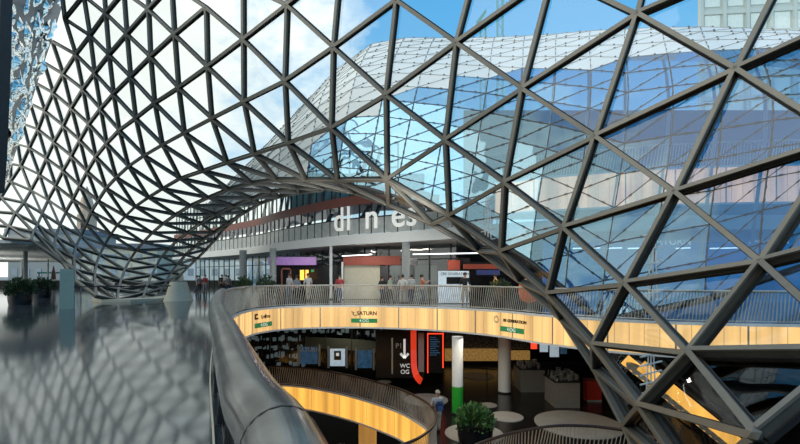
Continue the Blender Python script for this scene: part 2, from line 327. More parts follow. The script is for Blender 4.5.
# ================================================================== GLASS ROOF SHELL
SHELL_NODES = {
(-21,16):(-30.52,32.28,5.37),(-21,17):(-27.85,30.95,4.23),(-20,14):(-33.50,35.77,8.12),(-20,15):(-31.35,33.65,6.52),(-20,16):(-28.59,32.21,5.19),
(-20,17):(-25.74,30.66,4.07),(-19,13):(-33.54,37.08,9.71),(-19,14):(-31.79,35.08,7.82),(-19,15):(-29.31,33.56,6.35),(-19,16):(-26.71,32.04,4.79),
(-19,17):(-23.76,31.02,2.48),(-19,18):(-21.43,29.01,1.30),(-19,19):(-18.93,27.39,0.33),(-18,12):(-33.29,37.70,11.21),(-18,13):(-31.95,36.16,9.34),
(-18,14):(-29.88,34.97,7.40),(-18,15):(-27.65,33.53,5.48),(-18,16):(-25.21,32.08,3.60),(-18,17):(-22.67,30.60,2.02),(-18,18):(-20.35,29.31,0.97),
(-18,19):(-18.25,28.38,0.02),(-18,20):(-17.00,29.00,-0.08),(-17,11):(-32.28,37.22,12.73),(-17,12):(-31.43,36.58,10.76),(-17,13):(-30.16,36.02,8.60),
(-17,14):(-28.38,34.89,6.54),(-17,15):(-26.31,33.58,4.54),(-17,16):(-24.03,32.37,2.88),(-17,17):(-21.85,31.43,1.70),(-17,18):(-19.81,30.91,0.58),
(-17,19):(-18.11,31.12,0.36),(-17,20):(-17.87,32.36,0.08),(-17,21):(-18.33,34.03,-0.16),(-16,10):(-30.61,35.82,13.99),(-16,11):(-30.08,35.80,12.06),
(-16,12):(-29.39,35.95,9.89),(-16,13):(-28.57,35.77,7.78),(-16,14):(-27.07,35.02,5.65),(-16,15):(-25.23,34.18,3.82),(-16,16):(-23.19,33.55,2.43),
(-16,17):(-21.12,33.26,1.22),(-16,18):(-19.22,33.43,0.90),(-16,19):(-18.68,34.39,0.57),(-16,20):(-18.90,35.84,0.40),(-15,9):(-28.55,34.04,14.97),
(-15,10):(-28.26,34.44,13.09),(-15,11):(-27.91,34.82,10.92),(-15,12):(-27.48,35.20,8.85),(-15,13):(-27.00,35.59,6.78),(-15,14):(-25.91,35.74,4.83),
(-15,15):(-24.20,35.42,3.29),(-15,16):(-22.20,35.44,2.08),(-15,17):(-20.22,35.73,1.62),(-15,18):(-19.41,36.49,1.15),(-15,19):(-19.47,37.81,1.01),
(-14,8):(-26.49,32.06,15.69),(-14,9):(-26.33,32.72,13.90),(-14,10):(-26.13,33.32,11.77),(-14,11):(-25.87,33.88,9.75),(-14,12):(-25.61,34.55,7.67),
(-14,13):(-25.18,35.36,5.80),(-14,14):(-24.46,36.45,4.20),(-14,15):(-22.89,37.23,2.97),(-14,16):(-20.96,37.79,2.43),(-14,17):(-20.10,38.61,1.88),
(-14,18):(-19.90,39.89,1.70),(-13,7):(-24.34,30.14,16.26),(-13,8):(-24.30,30.92,14.50),(-13,9):(-24.18,31.70,12.46),(-13,10):(-24.07,32.33,10.45),
(-13,11):(-23.96,33.02,8.40),(-13,12):(-23.76,33.94,6.60),(-13,13):(-23.22,35.38,5.00),(-13,14):(-22.30,37.22,3.81),(-13,15):(-21.19,39.10,3.35),
(-13,16):(-20.46,40.45,2.71),(-13,17):(-20.14,41.90,2.51),(-12,6):(-22.28,28.25,16.72),(-12,7):(-22.22,29.11,15.00),(-12,8):(-22.25,29.89,13.04),
(-12,9):(-22.21,30.62,11.08),(-12,10):(-22.21,31.34,9.08),(-12,11):(-22.11,32.30,7.17),(-12,12):(-21.70,33.81,5.57),(-12,13):(-20.94,35.91,4.44),
(-12,14):(-20.14,38.28,4.03),(-12,15):(-19.91,40.75,3.60),(-12,16):(-19.94,43.23,3.37),(-11,4):(-20.17,26.26,19.01),(-11,5):(-20.18,26.58,17.16),
(-11,6):(-20.09,27.36,15.41),(-11,7):(-20.18,28.11,13.56),(-11,8):(-20.31,28.83,11.59),(-11,9):(-20.39,29.60,9.66),(-11,10):(-20.38,30.60,7.76),
(-11,11):(-20.04,32.17,6.04),(-11,12):(-19.33,34.34,5.04),(-11,13):(-18.67,36.84,4.63),(-11,14):(-18.46,39.51,4.30),(-11,15):(-18.62,42.23,4.20),
(-10,4):(-18.02,25.16,17.66),(-10,5):(-18.04,25.71,15.68),(-10,6):(-18.20,26.33,13.77),(-10,7):(-18.34,27.06,11.91),(-10,8):(-18.51,27.86,10.03),
(-10,9):(-18.58,28.90,8.13),(-10,10):(-18.32,30.50,6.48),(-10,11):(-17.62,32.71,5.57),(-10,12):(-17.00,35.22,5.17),(-10,13):(-16.94,37.84,4.88),
(-10,14):(-17.04,40.53,5.02),(-9,3):(-16.03,23.82,17.83),(-9,4):(-16.03,24.08,15.99),(-9,5):(-16.19,24.59,14.00),(-9,6):(-16.38,25.27,12.09),
(-9,7):(-16.58,26.09,10.29),(-9,8):(-16.72,27.19,8.45),(-9,9):(-16.46,28.86,6.83),(-9,10):(-15.83,31.06,6.01),(-9,11):(-15.21,33.57,5.71),(-9,12):(-15.34,36.09,5.23),
(-9,13):(-15.32,38.73,6.01),(-8,3):(-14.08,22.54,16.19),(-8,4):(-14.16,22.93,14.24),(-8,5):(-14.34,23.54,12.29),(-8,6):(-14.57,24.37,10.39),(-8,7):(-14.77,25.49,8.65),
(-8,8):(-14.62,27.15,7.07),(-8,9):(-14.00,29.38,6.39),(-8,10):(-13.37,31.89,6.16),(-8,11):(-13.46,34.42,5.85),(-8,12):(-13.66,36.88,6.56),(-7,2):(-12.08,21.09,16.32),
(-7,3):(-12.10,21.30,14.53),(-7,4):(-12.30,21.82,12.51),(-7,5):(-12.55,22.63,10.54),(-7,6):(-12.77,23.76,8.76),(-7,7):(-12.68,25.45,7.33),(-7,8):(-12.07,27.70,6.63),
(-7,9):(-11.44,30.23,6.51),(-7,10):(-11.55,32.77,6.43),(-6,2):(-10.17,19.71,14.69),(-6,3):(-10.26,20.16,12.70),(-6,4):(-10.48,20.96,10.62),(-6,5):(-10.74,22.03,8.84),
(-6,6):(-10.62,23.77,7.37),(-6,7):(-10.10,25.98,6.83),(-6,8):(-9.59,28.46,6.73),(-6,9):(-9.86,30.98,6.80),(-5,2):(-8.11,18.58,12.97),(-5,3):(-8.37,19.29,10.82),
(-5,4):(-8.63,20.31,8.95),(-5,5):(-8.60,22.00,7.37),(-5,6):(-8.14,24.18,6.81),(-5,7):(-7.75,26.63,6.82),(-5,8):(-8.03,29.18,6.94),(-4,1):(-6.04,17.14,12.99),
(-4,2):(-6.20,17.61,11.11),(-4,3):(-6.53,18.58,9.03),(-4,4):(-6.62,20.16,7.29),(-4,5):(-6.23,22.30,6.60),(-4,6):(-5.79,24.75,6.67),(-4,7):(-6.27,27.30,6.88),
(-3,0):(-3.90,15.74,13.33),(-3,1):(-4.03,15.97,11.47),(-3,2):(-4.36,16.90,9.15),(-3,3):(-4.59,18.28,7.22),(-3,4):(-4.34,20.31,6.16),(-3,5):(-3.92,22.72,6.26),
(-3,6):(-4.55,25.36,6.63),(-2,0):(-1.87,14.41,11.98),(-2,1):(-2.24,15.19,9.55),(-2,2):(-2.50,16.39,7.20),(-2,3):(-2.54,18.18,5.67),(-2,4):(-2.09,20.40,5.59),
(-1,0):(-0.06,13.55,10.14),(-1,1):(-0.41,14.51,7.65),(-1,2):(-0.42,15.94,5.21),(-1,3):(-0.43,17.87,4.62),(0,-1):(2.33,11.93,10.84),(0,0):(1.67,12.68,8.38),
(0,1):(1.46,13.70,5.92),(0,2):(1.72,14.98,3.76),(0,3):(2.99,16.46,2.67),(1,-1):(3.83,10.95,9.14),(1,0):(3.29,11.67,6.63),(1,1):(3.04,12.52,4.35),
(1,2):(3.18,13.60,2.47),(1,3):(4.12,14.86,1.53),(2,-2):(5.85,9.83,9.63),(2,-1):(5.28,9.75,7.44),(2,0):(4.64,10.34,4.94),(2,1):(4.15,10.97,2.88),
(2,2):(4.04,11.82,1.22),(2,3):(4.82,12.93,0.44),(3,-2):(7.47,8.22,7.83),(3,-1):(6.43,8.40,5.58),(3,0):(5.50,8.72,3.31),(3,1):(4.70,9.04,1.50),
(3,2):(4.36,9.71,0.16),(3,3):(4.90,10.89,-0.60),(4,-2):(8.01,6.85,6.10),(4,-1):(6.86,6.76,3.76),(4,0):(5.61,6.76,1.85),(4,1):(4.55,6.81,0.46),
(4,2):(4.17,7.46,-0.51),(4,3):(4.67,8.98,-1.36),(5,-1):(6.28,5.01,2.33),(5,0):(4.81,4.55,0.86),(5,1):(3.74,4.52,0.02),(5,2):(3.98,5.74,-1.10),
(5,3):(4.51,7.30,-2.23),(100,0):(1.28,17.32,3.77),}

def shell():
    N = {k: Vector(v) for k, v in SHELL_NODES.items()}
    T = []
    for (i, j) in list(N):
        if i == 100: continue
        a, b, c, d = (i, j), (i+1, j), (i, j+1), (i+1, j+1)
        if b in N and c in N: T.append((a, b, c))
        if b in N and c in N and d in N: T.append((b, d, c))
    Y = (100, 0)
    T = [t for t in T if not ((-1, 3) in t and ((0, 3) in t or (0, 2) in t))]
    T += [((-1, 2), Y, (-1, 3)), ((-1, 2), (0, 2), Y), ((0, 2), (0, 3), Y)]
    vn = {k: Vector() for k in N}; E = {}
    for t in T:
        n = (N[t[1]]-N[t[0]]).cross(N[t[2]]-N[t[0]]).normalized()
        for k in t: vn[k] += n
        for a, b in ((0, 1), (1, 2), (2, 0)): E.setdefault(tuple(sorted((t[a], t[b]))), []).append(n)
    # make normals point to the outside (away from the camera side)
    for k in vn: vn[k].normalize()
    s = sum(1 if vn[k].dot(N[k]-Vector((0, 0, EYE))) > 0 else -1 for k in N)
    sg = 1 if s > 0 else -1
    root = empty('gridshell_roof', (0, 0, 0), 'vast curved glass roof of steel triangles sweeping down to the floor in an arch', 'glass roof')
    def px(p): return (400+F*p.x/p.y, 275-F*(p.z-EYE)/p.y)
    def infr(p):
        x, y = px(p); return -20 < x < 820 and -20 < y < 464
    def beam(bm, a, b):
        n = sum(E[tuple(sorted((a, b)))], Vector()).normalized()*sg
        k_ = min(1, max(0, ((N[a].y+N[b].y)/2-8)/11)); w_ = .085+.05*k_      # slimmer members low on the right
        bar(bm, N[a], N[b], w_, .035, n=n, off=-.14, mi=0)
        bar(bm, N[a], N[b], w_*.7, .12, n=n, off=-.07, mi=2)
        bar(bm, N[a], N[b], w_*1.3, .03, n=n, off=.0, mi=1)
        bar(bm, N[a], N[b], .10, .05, n=n, off=.035, mi=1)
    edges = sorted(E, key=lambda e_: -((Vector(px(N[e_[0]]))-Vector(px(N[e_[1]]))).length if infr(N[e_[0]]) or infr(N[e_[1]]) else 0))
    for e_ in edges[:100]:
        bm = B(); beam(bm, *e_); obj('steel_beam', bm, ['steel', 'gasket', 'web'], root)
    bm = B()
    for e_ in edges[100:]: beam(bm, *e_)
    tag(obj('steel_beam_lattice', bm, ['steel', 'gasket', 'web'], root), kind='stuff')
    def area(t):
        a, b, c = (Vector(px(N[k])) for k in t); return abs((b-a).cross(c-a)) if any(infr(N[k]) for k in t) else 0
    ts = sorted(T, key=lambda t: -area(t))
    for t in ts[:100]:
        bm = B(); bm.faces.new([bm.verts.new(N[k]) for k in t]); obj('glass_panel', bm, 'shellglass', root)
    bm = B(); vv = {k: bm.verts.new(N[k]) for k in N}
    for t in ts[100:]: bm.faces.new([vv[k] for k in t])
    tag(obj('glass_panel_field', bm, 'shellglass', root), kind='stuff')
    bm = B()
    for k in N:
        if k == (100, 0) or True: bmesh.ops.create_icosphere(bm, subdivisions=1, radius=.085, matrix=Matrix.Translation(N[k]-vn[k]*sg*.1))
    tag(obj('node_joint', bm, 'steel', root), kind='stuff')
shell()

# ================================================================== FAR GLASS FACADE (other side of the funnel)
COL = [ # bottom u,v,d   top u,v,d
 (205,222,36, 212,206,37),(240,205,34, 255,158,36),(275,192,31, 300,108,34),(305,186,29, 338,68,32),(335,184,27, 372,44,30.5),
 (365,188,26, 405,38,30),(395,197,25, 435,38,29.5),(430,207,24, 465,38,29),(465,222,23, 495,37.5,28.5),(500,243,22, 525,36,28),
 (530,262,21, 557,34,27.5),(565,290,20, 590,31,27),(600,321,19, 625,29,26.5),(650,311,18.2, 662,27.5,26),(705,300,17.6, 700,27,25.5),
 (760,281,17.2, 742,28,25),(805,266,17, 785,30,24.5),(850,252,17, 835,34,24),(900,240,17, 890,40,24)]
BND = [(205,260),(300,165),(316,138),(335,125),(370,110),(400,96),(430,88),(470,78),(520,72),(560,68),(600,62),(660,56),(709,51),(765,46),(900,40)]
def bnd(u):
    for (a, b), (c, d) in zip(BND, BND[1:]):
        if a <= u <= c: return b+(d-b)*(u-a)/(c-a)
    return 300 if u < 205 else 40
def facade():
    rows = 13; root = empty('far_glass_facade', (0, 0, 0), 'bulging far wall of blue glass triangles with a white fritted crown, seen through the roof', 'glass facade')
    G = []
    for c in COL:
        b, t = U(*c[:3]), U(*c[3:]); col = []
        for r in range(rows):
            s = r/(rows-1); p = b.lerp(t, s); bul = math.sin(PI*s)
            p.y -= 1.3*bul*bul; p.z = b.z+(t.z-b.z)*(1-(1-s)**1.25); col.append(p)
        for k in (1, 2): col.append(t+Vector((.25*k, 1.6*k, -.10*k*k)))
        G.append(col)
    nr = len(G[0]); blue, white, jn, cl, jw = B(), B(), B(), B(), B()
    def tri(a, b, c):
        m = (a+b+c)/3; u = 400+F*m.x/m.y; v = 275-F*(m.z-EYE)/m.y
        bm = white if v < bnd(u)+1 or u < 300 else blue
        bm.faces.new([bm.verts.new(x) for x in (a, b, c)])
    def jt(a, b, n, wd=.035):
        m = (a+b)/2; wh = 275-F*(m.z-EYE)/m.y < bnd(400+F*m.x/m.y)+1 or 400+F*m.x/m.y < 300
        if wh: bar(jw, a, b, .02, .02, n=n, off=.015)
        else: bar(jn, a, b, wd, .03, n=n, off=.025)
        L = (b-a)
        for s in (.3, .7):
            m = a+L*s; k_ = .6 if wh else 1; bar(cl, m-L.normalized()*.075*k_, m+L.normalized()*.075*k_, .06*k_, .05, n=n, off=.05)
    for i in range(len(G)-1):
        for r in range(nr-1):
            a, b, c, d = G[i][r], G[i+1][r], G[i][r+1], G[i+1][r+1]
            tri(a, b, c) if False else None
            tri(a, b, d); tri(a, d, c)
            n = (b-a).cross(c-a).normalized()
            jt(a, b, n); jt(a, c, n, .05); jt(a, d, n, .03)
    obj('blue_glass_field', blue, 'blueglass', root); obj('white_panel_field', white, 'frit', root)
    tag(obj('pale_joint_lines', jw, 'grey', root), kind='stuff'); tag(obj('joint_lines', jn, 'joint', root), kind='stuff'); tag(obj('panel_clamp', cl, 'joint', root), kind='stuff')
    # internal tubular ribs and the edge beam
    eb = B(); tube(eb, [G[i][0] for i in range(len(G))], .14, 8); obj('edge_beam', eb, 'dark', root)
    for i in range(9, len(G)-1):
        rb = B(); tube(rb, [G[i][r]+Vector((.1, .5, -.1)) for r in range(10)], .07, 8); obj('rib', rb, 'grey', root)
facade()

# ================================================================== GALLERY FASCIAS, RAILINGS
def fascia(name, P, z0, z1, plen, m, label):
    """P runs with the void on its right-hand side; panels sit on the void side"""
    t = empty(name, (P[0].x, P[0].y, z0), label, 'illuminated fascia')
    n = max(2, int(plen/(P[1]-P[0]).length)); i = 0; cnt = 0
    while i < len(P)-1:
        j = min(i+n, len(P)-1); seg = P[i:j+1]
        bm = B(); q = [p-nrm(P, i+k)*.06 for k, p in enumerate(seg)]
        q[0] = q[0].lerp(q[1], .08); q[-1] = q[-1].lerp(q[-2], .08); strip_wall(bm, q, z0+.05, z1-.05, .05); obj('light_panel', bm, m, t); i = j
    for zz, h in ((z0-.04, .08), (z1-.05, .10)):
        bm = B(); strip_wall(bm, [p-nrm(P, k)*.10 for k, p in enumerate(P)], zz, zz+h, .14); obj('edge_trim', bm, 'white', t)
    for k in range(0, len(P)-1, n):
        bm = B(); bar(bm, Vector((P[k].x, P[k].y, z0))-nrm(P, k)*.05, Vector((P[k].x, P[k].y, z1))-nrm(P, k)*.05, .06, .06); obj('panel_joint', bm, 'slat', t)
    # thin cream bars spaced along the face of the diffusers
    bm = B()
    for k in range(0, len(P)-1, 2): bar(bm, Vector((P[k].x, P[k].y, z0+.05))-nrm(P, k)*.065, Vector((P[k].x, P[k].y, z1-.05))-nrm(P, k)*.065, .012, .012)
    obj('diffuser_seam', bm, 'cream', t)
    return t
far = [p for p in EC if p.y > 13.0 or p.x > 7.5]
fascia('gallery_fascia', far, -1.28, -.06, 2.25, 'lampup', 'long curved cream lit fascia round the far gallery edge with shop signs')
fascia('lower_fascia', RC[::-1] if False else RC, -6.5, -5.16, 2.25, 'lamp', 'amber lit fascia round the rounded opening of the lower level')
fascia('corner_fascia', AC[::-1], -6.5, -5.16, 2.25, 'lamp', 'amber lit fascia at the bottom right corner opening of the lower level')
def railing(name, P, z, h, r, label, rm='rail', step=.1, sm='slat', lean=.2):
    t = empty(name, (P[0].x, P[0].y, z), label, 'railing')
    D = smooth_curve(P[::2]+[P[-1]], step); bm = B()
    for k, p in enumerate(D):
        if k == 0 or k == len(D)-1: continue
        n = nrm(D, k); tg = Vector((n.y, -n.x, 0)); ln = lean*(.75+.3*math.sin(k*.35))
        o_ = n*.05*math.sin(k*.5)
        bar(bm, Vector((p.x, p.y, z+.03))+o_, Vector((p.x, p.y, z+h-r*.6))+tg*ln-o_, .028, .03, n=n)
    obj('slat_infill', bm, sm, t)
    bm = B(); tube(bm, [(p.x, p.y, z+h) for p in P], r, 20 if r > .1 else 10); obj('handrail', bm, rm, t, smooth=True)
    bm = B(); tube(bm, [(p.x, p.y, z+.06) for p in P], .025, 6); obj('foot_rail', bm, sm, t)
    return t
near = EC[:next(i for i, p in enumerate(EC) if p.y > 15.0)+1]; rest = EC[len(near)-1:]
nr_ = railing('foreground_railing', near, 0, 1.12, .135, 'fat brushed steel tube handrail over dark slats in the foreground, curving away', 'rail', .12, 'dark')
for k in (16, 40): 
    bm = B(); a = near[k]; b = near[k+1]; tube(bm, [(a.x, a.y, 1.12), a.lerp(b, .05).xy.to_3d()+Vector((0, 0, 1.12))], .1365, 24); obj('tube_joint_ring', bm, 'dark', nr_)
bm = B(); tube(bm, [(p.x+.11, p.y+.04, .985) for p in near], .013, 6); obj('lower_wire', bm, 'cream', nr_)
bm = B(); strip_wall(bm, [p+nrm(near, i)*.10 for i, p in enumerate(near)], .0, .04, .02); obj('kerb_strip', bm, 'cream', nr_)
railing('gallery_railing', rest, 0, 1.12, .045, 'curved railing of slanted pale slats along the far gallery', 'slat', .115)
railing('lower_opening_railing', RC, -5.1, 1.12, .055, 'bronze topped slat railing round the rounded opening of the lower level', 'darkrail', .13)
railing('lower_corner_railing', AC, -5.1, 1.12, .055, 'bronze topped slat railing at the bottom right of the lower level', 'darkrail', .14)

# signs on the far fascia
def on_fascia(u, dz):
    i = min(range(len(far)), key=lambda k: abs((400+F*far[k].x/far[k].y)-u) + (1000 if far[k].y < 18.2 else 0))
    p = far[i]; tg = (far[i+1]-far[i-1]).normalized(); return p-nrm(far, i)*.12, tg
def sign(u, txt, sub, sz, name, label, logo=None):
    p, tg = on_fascia(u, 0); t = empty(name, (p.x, p.y, -.6), label, 'sign'); nn_ = Vector((tg.y, -tg.x, 0))
    if txt: text('lettering', txt, sz, Vector((p.x, p.y, -.47))+tg*(.18 if logo else 0), tg, 'ink', t, bold=.008)
    bm = B(); a = Vector((p.x, p.y, -.88)); bar(bm, a-tg*.75, a+tg*.75, .02, .24, n=(0, 0, 1)); obj('green_plate', bm, 'greensign', t)
    text('plate_lettering', sub, .24, a+nn_*.04, tg, 'whiteink', t)
    if logo == 'ring':
        bm = B(); c = Vector((p.x, p.y, -.45))-tg*.92+nn_*.10
        for q in range(12):
            an = q*PI/6; bar(bm, c+tg*.10*math.cos(an)+Vector((0, 0, .10*math.sin(an))), c+tg*.19*math.cos(an)+Vector((0, 0, .19*math.sin(an))), .035, .02, n=nn_)
        obj('logo', bm, 'slat', t)
    if logo == 'square':
        bm = B(); c = Vector((p.x, p.y, -.42))-tg*.55
        bar(bm, c-tg*.16, c+tg*.1, .02, .09, n=(0,0,1), off=.1); bar(bm, c-tg*.16, c-tg*.04, .02, .28, n=(0,0,1)); bar(bm, c-tg*.16, c+tg*.14, .02, .09, n=(0,0,1), off=-.1)
        obj('logo', bm, 'ink', t)
sign(262, 'Leffers', '4.OG', .26, 'fascia_sign', 'leftmost sign on the far lit fascia, dark square logo with script and green plate', 'square')
sign(365, '\'t_SATURN', '4.OG', .30, 'fascia_sign', 'SATURN sign with green plate on the far lit fascia', None)
sign(513, 'RE GENERATION', '4.OG', .19, 'fascia_sign', 'RE GENERATION sign with round logo and green plate on the far lit fascia', 'ring')

# ================================================================== GALLERY SHOPS (level of the viewer)
def part(name, m, parent, *boxes):
    bm = B()
    for a, b in boxes: box(bm, a, b)
    return obj(name, bm, m, parent)
SC = [p+nrm(UC, i)*3.0 for i, p in enumerate(UC)]
glazing('shopfront_glazing', [p for p in SC if p.x < 4], 0, 3.7, 1.5, False, 'full height shopfront glass with dark mullions along the far gallery', 'shopfront', transom=2.75)
def ubox(u0, v0, u1, v1, d, th=.3):
    a, b = U(u0, v1, d), U(u1, v0, d); return (a.x, d, a.z), (b.x, d+th, b.z)
t = empty('purple_shop', (-9, 33, 0), 'dark shop with a purple header and orange lights on the far gallery', 'shop')
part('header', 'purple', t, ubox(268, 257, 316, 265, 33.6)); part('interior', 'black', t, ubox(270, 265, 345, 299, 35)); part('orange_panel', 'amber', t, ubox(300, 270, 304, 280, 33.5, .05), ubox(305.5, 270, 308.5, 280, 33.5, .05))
part('exit_light', 'greensign', t, ubox(311, 269.5, 314, 272, 33.5, .05)); part('doorway', 'rust', t, ubox(281, 268, 291, 269.5, 33.4), ubox(281, 268, 282, 299, 33.4), ubox(290, 268, 291, 299, 33.4))
t = empty('orange_banner_shop', (-2, 31, 0), 'beige fronted shop under a dark orange header on the far gallery', 'shop')
part('header', 'darkred', t, ubox(343, 256, 401, 265, 30.5)); part('panel_wall', 'cream', t, ubox(344, 265, 380, 299, 30.8)); part('doorway', 'black', t, ubox(380, 265, 401, 299, 31)); part('post', 'white', t, ubox(341.5, 262, 343, 299, 30))
t = empty('corrugated_shop', (1, 30, 0), 'closed shop with grey corrugated shutter behind the far railing', 'shop')
part('header', 'black', t, ubox(410, 258, 440, 265, 29.8)); part('side_wall', 'black', t, ubox(437, 258, 470, 299, 31)); sh = part('shutter', 'grey', t, ubox(413, 264, 437, 299, 30))
bm = B()
for k in range(22): 
    a, b = ubox(413+k*1.1, 264, 413.4+k*1.1, 299, 29.95, .08); box(bm, a, b)
obj('shutter_rib', bm, 'dark', t)
t = empty('red_banner_shop', (6, 27, 0), 'shop with red and blue banners on the far gallery at the foot of the arch', 'shop')
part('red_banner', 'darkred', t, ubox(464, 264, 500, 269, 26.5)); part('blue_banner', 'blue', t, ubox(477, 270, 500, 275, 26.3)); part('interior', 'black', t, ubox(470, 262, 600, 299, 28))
part('ceiling_panel', 'darkred', t, ubox(448, 260, 460, 270, 27.5))
bm = B(); bar(bm, U(413, 254.3, 25), U(482, 253, 23), .06, .06); tag(obj('strip_light', bm, 'strip'), 'thin white strip light hanging under the white slab at right', 'lamp')
bm = B(); bar(bm, U(342, 256, 29.5), U(372, 254.5, 29), .06, .06); tag(obj('strip_light', bm, 'strip'), 'short strip light above the dark orange header', 'lamp')
def column(u, d, r, z0, z1, m, label, foot=None, group=None):
    x = (u-400)/F*d; t = empty('round_column', (x, d, z0), label, 'column', group)
    bm = B(); lathe(bm, (x, d, z0), [(r, 0), (r, z1-z0)], 28); obj('shaft', bm, m, t, smooth=False)
    if foot: bm = B(); lathe(bm, (x, d, z0), [(r*1.02, 0), (r*1.02, foot)], 28); obj('green_sleeve', bm, 'green', t)
    bm = B(); lathe(bm, (x, d, z0), [(r*1.12, 0), (r*1.12, .08)], 28); obj('base_ring', bm, 'dark', t)
column(406, 26.8, .24, 0, 3.72, 'grey', 'grey round column standing on the far gallery before the shutter')
column(243, 36, .28, 0, 3.72, 'grey', 'pale column beside the shopfront glass at left end of the gallery')
column(273, 33.5, .25, 0, 3.72, 'grey', 'pale column left of the purple header shop')
column(331, 30.5, .10, 0, 3.72, 'white', 'slim white post between the purple shop and the beige shop')
column(457.5, 21.6, .27, -5.1, -1.32, 'white', 'white round column with a bright green foot on the lower level', 1.35)
column(504.5, 25.5, .36, -5.1, -1.32, 'white', 'plain white round column on the lower level right of the green footed one')
# kiosk
t = empty('display_stand', U(454, 299, 26), 'pale green RE GENERATION display stand with a dark screen behind the railing', 'display stand')
t.location.z = 0
part('board', 'paleposter', t, ubox(438.5, 271, 469, 303, 26, .25)); part('screen', 'black', t, ubox(446.5, 277, 464, 284, 25.93, .05))
text('lettering', 'RE GENERATION', .20, U(456, 273.8, 25.9), (1, 0, 0), 'ink', t)
bm = B(); c = U(442.5, 273.8, 25.93)
for q in range(10): an = q*PI/5; bar(bm, c+Vector((.05*math.cos(an), 0, .05*math.sin(an))), c+Vector((.11*math.cos(an), 0, .11*math.sin(an))), .02, .01, n=(0, 1, 0))
obj('logo', bm, 'ink', t)

def foliage(bm, c, rx, rz, n, size=.12, seed=1, up=.3):
    rd = random.Random(seed); c = Vector(c)
    for _ in range(n):
        a = rd.uniform(0, 2*PI); ph = math.acos(rd.uniform(-.25, 1)); r = rd.uniform(.45, 1)
        d = Vector((math.sin(ph)*math.cos(a), math.sin(ph)*math.sin(a), math.cos(ph)))
        p = c+Vector((d.x*rx*r, d.y*rx*r, d.z*rz*r)); l = size*rd.uniform(.7, 1.4)
        t_ = (d+Vector((rd.uniform(-.6, .6), rd.uniform(-.6, .6), rd.uniform(-.2, .8)))).normalized(); s = t_.cross(Vector((rd.uniform(-1, 1), rd.uniform(-1, 1), rd.uniform(-1, 1)))).normalized()*l*.28
        n_ = s.cross(t_).normalized()*l*.12
        v = [bm.verts.new(q) for q in (p-t_*l*.5, p+s+n_, p+t_*l*.5, p-s+n_)]; bm.faces.new(v[:3]); bm.faces.new((v[0], v[2], v[3]))
def planter(x, y, z, r, h, rx, rz, n, label, leaf='leaf', size=.14, seed=3, group=None, name='potted_shrub'):
    t = empty(name, (x, y, z), label, 'potted plant', group)
    bm = B(); lathe(bm, (x, y, z), [(r*.88, 0), (r*.95, h*.3), (r, h*.92), (r, h), (r*.92, h), (r*.9, h*.85)], 32); obj('pot', bm, 'black', t)
    bm = B(); lathe(bm, (x, y, z+h*.8), [(r*.9, 0), (r*.9, h*.08)], 24); obj('soil', bm, 'concrete', t)
    bm = B(); foliage(bm, (x, y, z+h), rx, rz, n, size, seed); obj('foliage', bm, leaf, t)
    bm = B(); rd = random.Random(seed)
    for k in range(7): a = rd.uniform(0, 6.28); tube(bm, [(x, y, z+h*.8), (x+rx*.3*math.cos(a), y+rx*.3*math.sin(a), z+h+rz*.5)], .02, 5)
    obj('stem', bm, 'rust', t)
    return t
planter(-21.9, 25.4, 0, .6, .75, .8, .85, 900, 'large dark round planter with spiky leaves, nearest the left edge of the floor', 'leaf2', .2)
planter(-26.8, 33, 0, .6, .75, .85, .8, 700, 'second dark planter behind, beside the slim column at the left', 'leaf2', .2, 5)
planter(-11.2, 31.5, 0, .5, .7, .7, 1.0, 500, 'dark bushy plant in front of the shopfront glass', 'leaf2', .2, 7)
planter(-9.0, 29.6, 0, .5, .7, .75, 1.0, 500, 'bushy plant just behind the left bend of the gallery railing', 'leaf2', .2, 8)
planter(5.6, 24.6, 0, .4, .6, .8, .9, 500, 'leafy plant on the gallery beneath the arch foot', 'leaf2', .2, 9)
planter(3.05, 17.9, -5.1, .74, .82, .85, .78, 900, 'leafy green bush in a round black planter on a pale disc', 'leaf', .2, 10)

# ================================================================== LEFT SIDE
def slim(x, y, z1, r, label):
    bm = B(); tube(bm, [(x, y, 0), (x, y, z1)], r, 12); tag(obj('slim_column', bm, 'grey'), label, 'column', None)
slim(-31.5, 37, 3.84, .16, 'slim grey column holding up the grey soffit at far left')
slim(-43, 50, 3.6, .08, 'thin dark post left of the slim grey column')
slim(-40, 50, 3.6, .08, 'thin dark post right of the slim grey column')
t = empty('terrace_parapet', (-45, 61, 0), 'dark parapet along the terrace seen at far left under the soffit', 'parapet')
part('wall_panel', 'dark', t, ((-60, 61, 0), (-22, 61.3, .9))); part('coping', 'grey', t, ((-60, 60.9, .9), (-22, 61.4, 1.0)))
for k, (x, y, c) in enumerate(((-50, 58.5, 'dark'), (-46.3, 58.8, 'rust'))):
    t = empty('folded_parasol', (x, y, 0), ('dark folded parasol on the terrace, left one', 'brown folded parasol on the terrace, right one')[k], 'parasol')
    bm = B(); tube(bm, [(x, y, 0), (x, y, 3)], .04, 8); obj('pole', bm, 'grey', t)
    bm = B(); lathe(bm, (x, y, 1.1), [(.28, 0), (.22, .9), (.05, 1.8)], 10); obj('canopy', bm, c, t)
t = empty('teal_market_stall', (-47, 60, 0), 'low teal awning and goods on the terrace under the soffit', 'stall')
part('awning', 'crane', t, ((-49, 59.4, 1.9), (-43, 60.6, 2.1))); part('counter', 'dark', t, ((-48.8, 59.6, 0), (-43.2, 60.4, .9))); part('post', 'grey', t, ((-48.9, 59.5, 0), (-48.8, 59.6, 1.9)), ((-43.2, 59.5, 0), (-43.1, 59.6, 1.9)))
